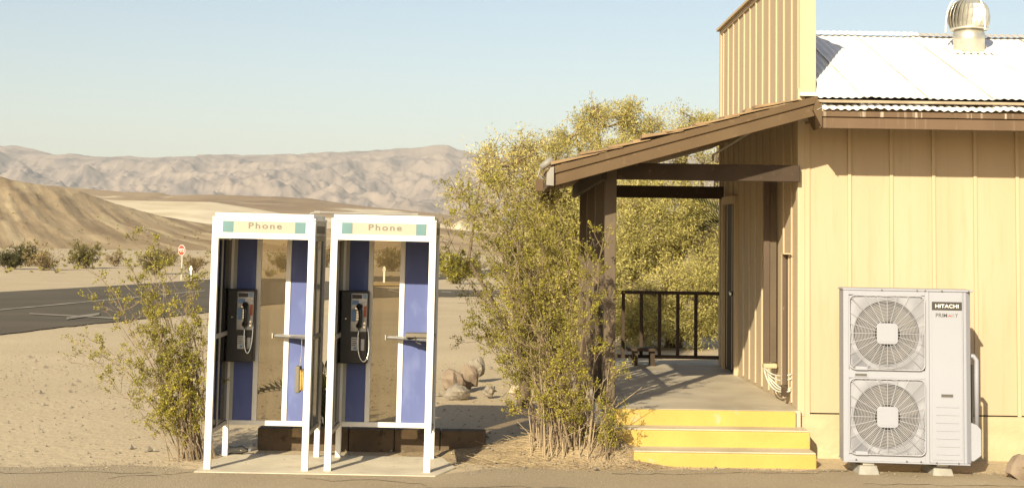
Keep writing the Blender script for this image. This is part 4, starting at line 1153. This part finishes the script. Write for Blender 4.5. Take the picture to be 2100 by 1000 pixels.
# ------------------------------------------------------------------ signs and posts by the road
def sign_pole(name, px, pyb, Y): return P(px, pyb, Y)
ys_ = 92.0
sc_ = P(373, 513, ys_)
sb = empty('stop_sign', (sc_.x, ys_, Tz(ys_)), 'red octagonal stop sign seen reversed on a thin post beyond the road', 'stop sign', rz=R(-38))
hz_ = sc_.z - Tz(ys_)
r8 = 10.5 * ys_ / F
oct_ = lambda r: [(r * math.cos(math.pi/8 + i * math.pi/4), hz_ + r * math.sin(math.pi/8 + i * math.pi/4)) for i in range(8)]
MB().prism(oct_(r8 * 1.09), 'y', -0.02, -0.005).build('sign_border', M['white'], sb)
pln = MB().prism(oct_(r8), 'y', -0.03, -0.021).build('sign_plate', M['stop_red'], sb)
tx = link('lettering', text_mesh('STOP', r8 * 1.5, r8 * 0.7, offset=0.02, mirror=True), M['white'], pln); tx.location = (0, -0.036, hz_)
MB().box(-0.035, 0.035, 0.0, 0.06, 0, hz_ + r8 * 0.8, Matrix.Rotation(R(1.5), 4, 'Y')).build('post', M['post_steel'], sb)
def marker(px, pyt, pyb, lab, wdt=0.1):
    g = G(px, pyb)
    h = P(px, pyt, g.y).z - g.z
    t = empty('marker_post', g, lab, 'marker post')
    MB().box(-wdt/2, wdt/2, -0.03, 0.03, 0, h).build('post', M['white'], t)
    MB().box(-wdt*0.9, wdt*0.9, -0.05, -0.031, h * 0.72, h * 0.9).build('reflector', M['galv'], t)
marker(391, 545, 576, 'thin white marker post at the road edge near the stop sign')
marker(787.5, 546, 579, 'thin pale marker post seen through the phone booth pane by the yellow kerb', 0.12)
g = G(917, 572)
nb = empty('notice_board', g, 'small white rectangular sign standing among roadside bushes', 'sign')
hh_ = P(917, 527, g.y).z - g.z; hl_ = P(917, 547, g.y).z - g.z; ww_ = 5 * g.y / F
MB().box(-ww_, ww_, -0.02, 0.02, hl_, hh_).build('board', M['white'], nb)
MB().box(-0.04, 0.04, 0.021, 0.08, 0, hh_ - 0.1).build('post', M['post_steel'], nb)
MB().box(-ww_ * 0.3, ww_ * 0.5, -0.026, -0.021, hl_ + 0.08, hl_ + 0.2).build('arrow_mark', M['ink_grey'], nb)

# ------------------------------------------------------------------ plants
def leaves(name, pts, axes, ln, wd, m, parent):
    """thousands of small two-triangle leaves in one mesh"""
    n = len(pts)
    pts = np.asarray(pts, np.float64); axes = np.asarray(axes, np.float64)
    axes /= np.linalg.norm(axes, axis=1)[:, None] + 1e-9
    rv = rng.normal(size=(n, 3))
    b = np.cross(axes, rv); b /= np.linalg.norm(b, axis=1)[:, None] + 1e-9
    l = (ln * rng.uniform(0.6, 1.4, n))[:, None]; w_ = (wd * rng.uniform(0.6, 1.4, n))[:, None]
    v = np.stack([pts, pts + axes * l * 0.5 + b * w_ * 0.5, pts + axes * l, pts + axes * l * 0.5 - b * w_ * 0.5], 1).reshape(-1, 3)
    me = bpy.data.meshes.new(name)
    me.vertices.add(4 * n); me.vertices.foreach_set('co', v.astype(np.float32).ravel())
    me.loops.add(4 * n); me.loops.foreach_set('vertex_index', np.arange(4 * n, dtype=np.int32))
    me.polygons.add(n); me.polygons.foreach_set('loop_start', np.arange(0, 4 * n, 4, dtype=np.int32)); me.polygons.foreach_set('loop_total', np.full(n, 4, np.int32))
    me.update(calc_edges=True)
    return link(name, me, m, parent)

def shrub(name, base, tips, label, cat, group=None, leaf=M['creosote'], bark=M['bark'], nleaf=12, ln=0.02, wd=0.011, twigs=9, base_r=0.12, stem_r=0.007, twig_l=0.22, bare=0.35, wiggle=0.06, up=0.5, cl=0.03, sub=3):
    """multi-stemmed desert shrub: stems bow out from the base, twigs fork and carry clusters of leaves"""
    t = empty(name, base, label, cat, group)
    base = Vector(base)
    st = MB(); lp, la = [], []
    for tip in tips:
        tip = Vector(tip) - base
        L = tip.length
        b0 = Vector((random.gauss(0, base_r), random.gauss(0, base_r), -0.02))
        c = Vector((tip.x * 0.30 + b0.x * 0.6, tip.y * 0.3 + b0.y * 0.6, tip.z * up * random.uniform(0.8, 1.25)))
        N = 10
        pts = []
        sd_ = random.uniform(0, 99)
        for i in range(N):
            q = i / (N - 1)
            p = b0 * (1-q)**2 + c * 2*q*(1-q) + tip * q*q
            p = p + Vector((noise.noise((q * 4, sd_, 0)), noise.noise((q * 4, sd_, 9)), 0.5 * noise.noise((q * 4, sd_, 19)))) * wiggle * L * (0.2 + 0.8 * q)
            pts.append(p)
        r0 = stem_r * random.uniform(0.6, 1.4) * (0.5 + 0.4 * L)
        st.tube(pts, [max(0.0016, r0 * (1 - 0.85 * i / (N-1))) for i in range(N)], 4, False)
        full = random.choice((0.25, 0.6, 1.0, 1.0, 1.5, 1.8))
        for k in range(twigs):
            q = bare + (1 - bare) * ((k + random.random()) / twigs) ** 0.8
            f = q * (N - 1); i = min(N - 2, int(f)); p = pts[i].lerp(pts[i+1], f - i)
            d = (pts[i+1] - pts[i]).normalized()
            e = Vector((random.gauss(0, 1), random.gauss(0, 1), random.gauss(0.25, 0.6))).normalized()
            d = (d * 0.8 + e * 0.9).normalized()
            l = twig_l * random.uniform(0.4, 1.2)
            e2 = p + d * l + Vector((0, 0, 0.04 * l))
            st.tube([p, p + d * l * 0.5 + Vector((0, 0, -0.01)), e2], [0.0026, 0.002, 0.0012], 3, False)
            for _s in range(sub):
                s0 = p.lerp(e2, random.uniform(0.25, 1.0))
                d3 = (d * 0.7 + Vector((random.gauss(0, .7), random.gauss(0, .7), random.gauss(0.2, .6)))).normalized()
                e3 = s0 + d3 * l * random.uniform(0.25, 0.5)
                st.tube([s0, e3], [0.0015, 0.001], 3, False)
                for _ in range(int(nleaf * full * random.uniform(0.4, 1.6))):
                    q_ = s0.lerp(e3, random.uniform(0.2, 1.1)) + Vector((random.gauss(0, cl * .5), random.gauss(0, cl * .5), random.gauss(0, cl * .5)))
                    lp.append(q_)
                    la.append(d3 * 0.6 + Vector((random.gauss(0, .7), random.gauss(0, .7), random.gauss(0.3, .6))))
    st.build('stems', bark, t)
    leaves('foliage', lp, la, ln, wd, leaf, t)
    return t

def ell(n, px, py, rx, ry, Y, dy=0.35):
    """tips scattered in an ellipse of the view at about distance Y"""
    out = []
    for _ in range(n):
        a = random.uniform(0, 2*math.pi); r = math.sqrt(random.random())
        out.append(P(px + rx * r * math.cos(a), py + ry * r * math.sin(a), Y + random.uniform(-dy, dy)))
    return out

# large creosote bush in front of the porch
tips = ell(13, 1090, 590, 90, 110, 13.1) + ell(13, 1035, 450, 85, 90, 13.1) + ell(9, 1110, 420, 65, 80, 13.1) + ell(7, 1140, 710, 60, 90, 13.0) + ell(7, 1010, 640, 50, 70, 13.1, .2) \
    + ell(2, 1212, 510, 14, 25, 12.95, .1) + ell(5, 1080, 740, 60, 60, 13.1, .25) + ell(6, 985, 385, 45, 55, 13.1) + ell(7, 1120, 840, 80, 35, 12.95, .2) + [P(918, 450, 13.1), P(915, 500, 13.1), P(950, 560, 13.1), P(1235, 490, 12.9), P(1225, 545, 12.9), P(1255, 780, 12.95), P(970, 640, 13.1), P(930, 380, 13.1), P(945, 545, 13.05), P(960, 690, 13.05)]
bb = P(1165, 900, 13.15)
shrub('creosote_bush', (bb.x, 13.2, mound_z(bb.x, 13.2) - 0.01), tips, 'large yellow-green creosote bush with bare woody stems in front of the porch posts', 'bush', nleaf=17, twigs=12, twig_l=0.24, base_r=0.12, ln=0.020, wd=0.0115, cl=0.026, bare=0.36, stem_r=0.0055, up=0.55, wiggle=0.09)
# a bundle of bare dry stems at its foot
bs = MB()
sb_ = Vector((bb.x, 13.15, 0.15))
for _ in range(60):
    x = random.gauss(0.07, 0.14); yv = random.gauss(-0.05, 0.1)
    h = random.uniform(0.2, 0.7)
    tip = Vector((x * 1.35 + random.gauss(0, .09), yv * 1.4 - random.uniform(0, .1), h))
    bs.tube([(x, yv, -0.08), (x * 1.1 + random.gauss(0, .02), yv * 1.1, h * 0.5), tip], [0.0058, 0.0045, 0.002], 4, False)
sb2 = empty('dry_stems', sb_, 'bundle of bare pale woody stems at the foot of the large creosote bush', 'dead bush')
bs.build('stems', M['dry_stem'], sb2)
# bush at the left of the booths
lb = P(392, 910, 13.0)
tips = ell(7, 345, 620, 65, 80, 13.0, .3) + ell(7, 310, 730, 80, 70, 13.0, .3) + ell(5, 265, 590, 50, 60, 13.0, .25) + ell(5, 330, 830, 60, 45, 12.95, .25) + ell(5, 390, 640, 28, 70, 13.1, .2) + ell(5, 390, 780, 25, 80, 13.05, .2) \
    + [P(180, 545, 13), P(255, 485, 13), P(275, 475, 13), P(165, 695, 13), P(160, 740, 13), P(185, 590, 13), P(400, 560, 13.1), P(215, 620, 13), P(235, 800, 13), P(170, 720, 12.9), P(290, 540, 13), P(205, 700, 13)]
shrub('creosote_bush', (lb.x, 13.05, 0), tips, 'airy yellow-green creosote bush arching away from the booths towards the road', 'bush', nleaf=17, twigs=11, twig_l=0.20, base_r=0.10, ln=0.019, wd=0.011, bare=0.25, up=0.55, wiggle=0.12, stem_r=0.0055, cl=0.024)
# low tuft between steps and bush
tb = P(1255, 905, 12.98)
shrub('low_shrub', (tb.x - 0.08, 12.97, mound_z(tb.x - .08, 12.97)), ell(14, 1258, 860, 34, 40, 12.95, .15), 'low twiggy green tuft against the side of the yellow steps', 'shrub', nleaf=8, twigs=6, twig_l=0.08, base_r=0.05, bare=0.3)

# distant roadside bushes
def far_bush(px, pyb, wpx, hpx, label, leaf, dense=1.0, name='desert_bush'):
    g = G(px, pyb)
    k = g.y / F
    w_, h = wpx * k * 1.2, hpx * k * 1.12
    n = int(26 * dense)
    tips = []
    for _ in range(n):
        a = random.uniform(0, 2*math.pi); r = math.sqrt(random.random())
        tips.append((g.x + r * math.cos(a) * w_ * 0.5, g.y + r * math.sin(a) * w_ * 0.4, g.z + h * random.uniform(0.35, 1.0) * (1 - 0.35 * r * r)))
    return shrub(name, g, tips, label, 'bush', 'bushes beyond the road', leaf=leaf, bark=M['bark_dark'], nleaf=int(6 * dense), twigs=8, twig_l=h * 0.28, base_r=w_ * 0.08, stem_r=0.010 * h, ln=h * 0.06, wd=h * 0.035, bare=0.15, cl=h * 0.05, wiggle=0.04)
cf, dl = M['creosote_far'], M['dry_leaf']
far_bush(22, 552, 60, 46, 'dark green bush farthest along the road verge away from the booths', M['palm_leaf'], 1.4)
far_bush(58, 546, 36, 44, 'taller olive bush beside the dark green verge bush', cf)
far_bush(92, 554, 60, 46, 'dry tan brush next to the olive verge bush', dl, 0.9)
far_bush(172, 550, 78, 46, 'wide olive bush across the road, between the dry brush and the leafy near bush', cf, 1.3)
far_bush(238, 546, 40, 30, 'small dry tan bush just beyond the wide olive bush', dl, 0.7)
far_bush(318, 562, 56, 48, 'olive bush across the road behind the near creosote twigs', cf, 1.2)
far_bush(352, 545, 40, 36, 'olive-tan bush just left of the stop sign', dl, 1.0)
far_bush(398, 560, 40, 40, 'bushy tan shrub behind the white marker post', dl, 0.9)
far_bush(580, 556, 46, 40, 'olive bush seen through the pane of the booth with the dangling book', cf, 1.0)
far_bush(552, 568, 30, 18, 'low round tuft seen at the road edge through the booth pane', cf, 0.7)
far_bush(668, 548, 30, 40, 'tan brush seen in the gap between the phone booths', dl, 0.9)
far_bush(803, 556, 64, 44, 'olive brush seen through the pane of the booth nearer the porch', cf, 1.2)
far_bush(908, 562, 34, 44, 'yellow-green bush beside the white rectangular sign', cf, 1.0)
far_bush(935, 582, 60, 60, 'larger green bush in front of the white rectangular sign', M['creosote'], 1.4)
far_bush(972, 566, 44, 42, 'green bush between the white sign and the porch bush', cf, 1.1)
far_bush(1015, 566, 24, 34, 'small upright green shrub at the edge of the far road', M['creosote'], 0.8)

# small scrub dotting the plain and the hill
mb = MB()
hv = bpy.data.objects['hill'].data.vertices
spots = []
for _ in range(900):
    v = hv[random.randrange(len(hv))].co
    if v.y < 520: spots.append((v.copy(), random.uniform(0.15, 0.45)))
for _ in range(420):
    y = random.uniform(105, 300)
    spots.append((Vector((random.uniform(-0.42, 0.12) * y, y, Tz(y))), random.uniform(0.12, 0.4)))
for c, r in spots:
    for _ in range(5):
        d = Vector((random.gauss(0, .5), random.gauss(0, .5), random.uniform(.3, 1))) * r
        q = Vector((random.gauss(0, .4), random.gauss(0, .4), 0)) * r
        mb.add([c + q, c + d + Vector((r * .5, 0, 0)), c + d + Vector((-r * .4, r * .2, r * .3))], [(0, 1, 2)])
tag(mb.build('scrub', M['creosote_far']), kind='stuff')

# tamarisk trees behind the store
def tamarisk(base, h, trunk_r, crowns, label, leaf, n_sprays, seed, ln=0.062, wd=0.018, per=34, droop=0.25, spray=0.34, limbs=True):
    """trunk with limbs reaching into crown lobes of feathery sprays"""
    random.seed(seed)
    t = empty('tamarisk_tree', base, label, 'tree', 'trees behind the store')
    base = Vector(base)
    tr = MB()
    fork = Vector((0, 0, h * 0.22))
    tr.tube([(0, 0, -0.1), (0.05, 0, h * 0.1), fork], [trunk_r * 1.2, trunk_r, trunk_r * 0.85], 8)
    lp, la, br_ = [], [], MB()
    tot = sum(c[3] * c[4] * c[5] for c in crowns) ** 1.0
    for (cx, cy, cz, rx, ry, rz_) in crowns:
        c = Vector((cx, cy, cz)) - base
        mid = fork.lerp(c, 0.5) + Vector((random.gauss(0, .25), random.gauss(0, .25), random.uniform(-.2, .3)))
        tr.tube([fork, mid, c], [trunk_r * 0.55, trunk_r * 0.35, trunk_r * 0.12], 6)
        nb_ = max(6, int(n_sprays * (rx * ry * rz_) ** 0.67 / sum((q[3] * q[4] * q[5]) ** 0.67 for q in crowns)))
        hubs = []
        for _ in range(max(4, nb_ // 20)):
            d = Vector((random.gauss(0, 1), random.gauss(0, 1), random.gauss(0.15, 1))).normalized() * random.uniform(0.35, 0.85)
            p = c + Vector((d.x * rx, d.y * ry, d.z * rz_))
            hubs.append(p)
            m2 = c.lerp(p, 0.5) + Vector((random.gauss(0, .1), random.gauss(0, .1), random.gauss(0, .1)))
            br_.tube([c, m2, p], [trunk_r * 0.14, trunk_r * 0.09, 0.008], 4, False)
        for _ in range(nb_):
            hb_ = random.choice(hubs)
            d = (hb_ - c); d = Vector((d.x / rx, d.y / ry, d.z / rz_)) * 0.6 + Vector((random.gauss(0, .8), random.gauss(0, .8), random.gauss(0.1, .8)))
            d.normalize()
            L = spray * random.uniform(0.6, 1.5)
            s0 = hb_ + Vector((random.gauss(0, .12 * rx), random.gauss(0, .12 * ry), random.gauss(0, .12 * rz_)))
            e = s0 + d * L + Vector((0, 0, -droop * L))
            if random.random() < 0.35:
                br_.tube([hb_, s0, e], [0.007, 0.005, 0.003], 3, False)
            for _k in range(per):
                q = random.random() ** 0.8
                p = s0.lerp(e, q) + Vector((random.gauss(0, .05), random.gauss(0, .05), random.gauss(0, .05)))
                lp.append(p); la.append(d * 0.8 + Vector((random.gauss(0, .6), random.gauss(0, .6), random.gauss(-.1, .6))))
    tr.build('trunk', M['bark_dark'], t, smooth=True)
    br_.build('branches', M['bark'], t)
    leaves('crown', lp, la, ln, wd, leaf, t)
    return t
def lobe(px, py, rx, ry, Y, ryd=None):
    c = P(px, py, Y); k = Y / F
    return (c.x, c.y, c.z, rx * k, (ryd or rx * k * 0.8), ry * k)
TP, TD = M['tamarisk_pale'], M['tamarisk']
b_ = P(1300, 690, 31)
tamarisk((b_.x, 31, 0), 5.6, 0.22, [lobe(1180, 275, 62, 42, 31), lobe(1275, 250, 62, 46, 31), lobe(1140, 330, 50, 45, 30.5), lobe(1335, 290, 60, 55, 31), lobe(1240, 320, 90, 45, 30.5), lobe(1225, 240, 30, 26, 31)],
         'tall pale-topped tamarisk whose crown shows above the porch roof', TP, 850, 11)
b_ = P(1450, 690, 32)
tamarisk((b_.x, 32, 0), 5.4, 0.2, [lobe(1415, 240, 45, 38, 32), lobe(1475, 265, 45, 50, 32), lobe(1390, 300, 50, 45, 32), lobe(1440, 335, 45, 40, 32)],
         'open pale tamarisk with bare twigs against the false front', TP, 330, 12)
b_ = P(1380, 700, 28)
tamarisk((b_.x, 28, 0), 4.0, 0.16, [lobe(1330, 480, 90, 90, 28), lobe(1430, 470, 80, 90, 28), lobe(1290, 590, 80, 90, 28), lobe(1400, 600, 100, 90, 27.5), lobe(1470, 580, 60, 110, 28), lobe(1350, 420, 120, 60, 28.5), lobe(1340, 665, 110, 45, 27.3), lobe(1440, 670, 60, 42, 27.3), lobe(1270, 665, 50, 45, 27.6)],
         'dense olive tamarisk filling the view through the porch', TD, 3000, 13)
b_ = P(1160, 740, 23)
tamarisk((b_.x, 23, 0), 3.4, 0.14, [lobe(1150, 480, 80, 100, 23), lobe(1200, 560, 70, 90, 23), lobe(1110, 580, 60, 90, 22.5), lobe(1190, 430, 60, 60, 23.5), lobe(1150, 670, 80, 60, 22.5), lobe(1210, 670, 50, 60, 22.6)],
         'grey-green tamarisk standing behind the large creosote bush', TD, 1900, 14)
b_ = P(1070, 780, 17.5)
tamarisk((b_.x, 17.5, 0), 3.0, 0.07, [lobe(1040, 340, 60, 60, 17.5), lobe(985, 370, 50, 55, 17.5), lobe(1080, 400, 60, 60, 17.5), lobe(1010, 430, 55, 40, 17.3), lobe(1090, 320, 40, 40, 17.7)],
         'feathery young tamarisk rising above the creosote bush left of the porch roof', TP, 520, 15, ln=0.045, wd=0.012, spray=0.26, per=22)
random.seed(21)
# palms: one between the booths, one tucked behind the store's far corner
def palm(base, label, fronds, leaf, name='palm', lw=0.016, ll=0.22, stem=0.1):
    t = empty(name, base, label, 'palm')
    MB().tube([(0, 0, -0.05), (0, 0, stem * 0.6), (0.01, 0, stem)], [0.06, 0.055, 0.04], 8).build('trunk', M['bark'], t)
    for (dx_, dy_, dz_, sag) in fronds:
        tip = Vector((dx_, dy_, dz_))
        c = Vector((dx_ * 0.35, dy_ * 0.35, dz_ * 0.85 + sag))
        mb = MB()
        N = 16
        ps = [Vector((0, 0, stem)) * (1-q)**2 + c * 2*q*(1-q) + tip * q*q for q in [i/(N-1) for i in range(N)]]
        mb.tube(ps, [0.009 * (1 - 0.8*i/(N-1)) for i in range(N)], 4, False)
        for i in range(3, N):
            d = (ps[i] - ps[i-1]).normalized()
            side = d.cross(Vector((0, 0, 1)))
            side = side.normalized() if side.length > .05 else Vector((0, 1, 0))
            upv = side.cross(d)
            for s in (-1, 1):
                l = ll * math.sin(math.pi * (0.12 + 0.8 * i / N)) * random.uniform(.85, 1.1)
                e = ps[i] + (d * 0.75 + side * s * 0.55 + upv * 0.45).normalized() * l
                wv = d * lw
                m_ = ps[i].lerp(e, 0.4)
                mb.add([ps[i], m_ + wv * .5 + upv * .004, e, m_ - wv * .5 + upv * .004], [(0, 1, 2, 3)])
        mb.build('frond', leaf, t)
    return t
pb_ = P(664, 915, 14.3)
kx = 14.3 / F
palm((pb_.x, 14.3, 0), 'small green palm with spiky fronds between and behind the phone booths',
     [(-5*kx, .1, 150*kx, .05), (12*kx, -.15, 120*kx, .1), (-142*kx, .25, 88*kx, .24), (30*kx, .35, 100*kx, .1), (-60*kx, .4, 60*kx, .2), (8*kx, .2, 60*kx, .2)], M['palm_leaf'], ll=0.22, lw=0.05)
pb_ = P(1500, 740, 21.0)
zc_ = P(1490, 455, 21).z
palm((pb_.x, 21.0, 0), 'dark palm peeping out behind the far corner of the porch wall',
     [(-.55, 0, zc_ + .3, .3), (-.5, -.2, zc_ - .15, .5), (.4, .2, zc_ + .4, .3), (-.2, .5, zc_ + .5, .2), (.3, -.3, zc_ - .1, .5), (-.62, .1, zc_ + .05, .4)], M['palm_leaf'], stem=zc_ - 0.1, ll=0.3, lw=0.03)

# ------------------------------------------------------------------ haze
hb = MB().box(-9000, 9000, -60, 9500, -4.0, 700)
hm = bpy.data.materials.new('haze'); hm.use_nodes = True
n = hm.node_tree.nodes
n.remove(n['Principled BSDF'])
pv = n.new('ShaderNodeVolumePrincipled')
pv.inputs['Color'].default_value = (0.89, 0.92, 0.94, 1)
pv.inputs['Density'].default_value = 0.00009
hm.node_tree.links.new(pv.outputs[0], n['Material Output'].inputs['Volume'])
tag(hb.build('haze', hm), kind='stuff')
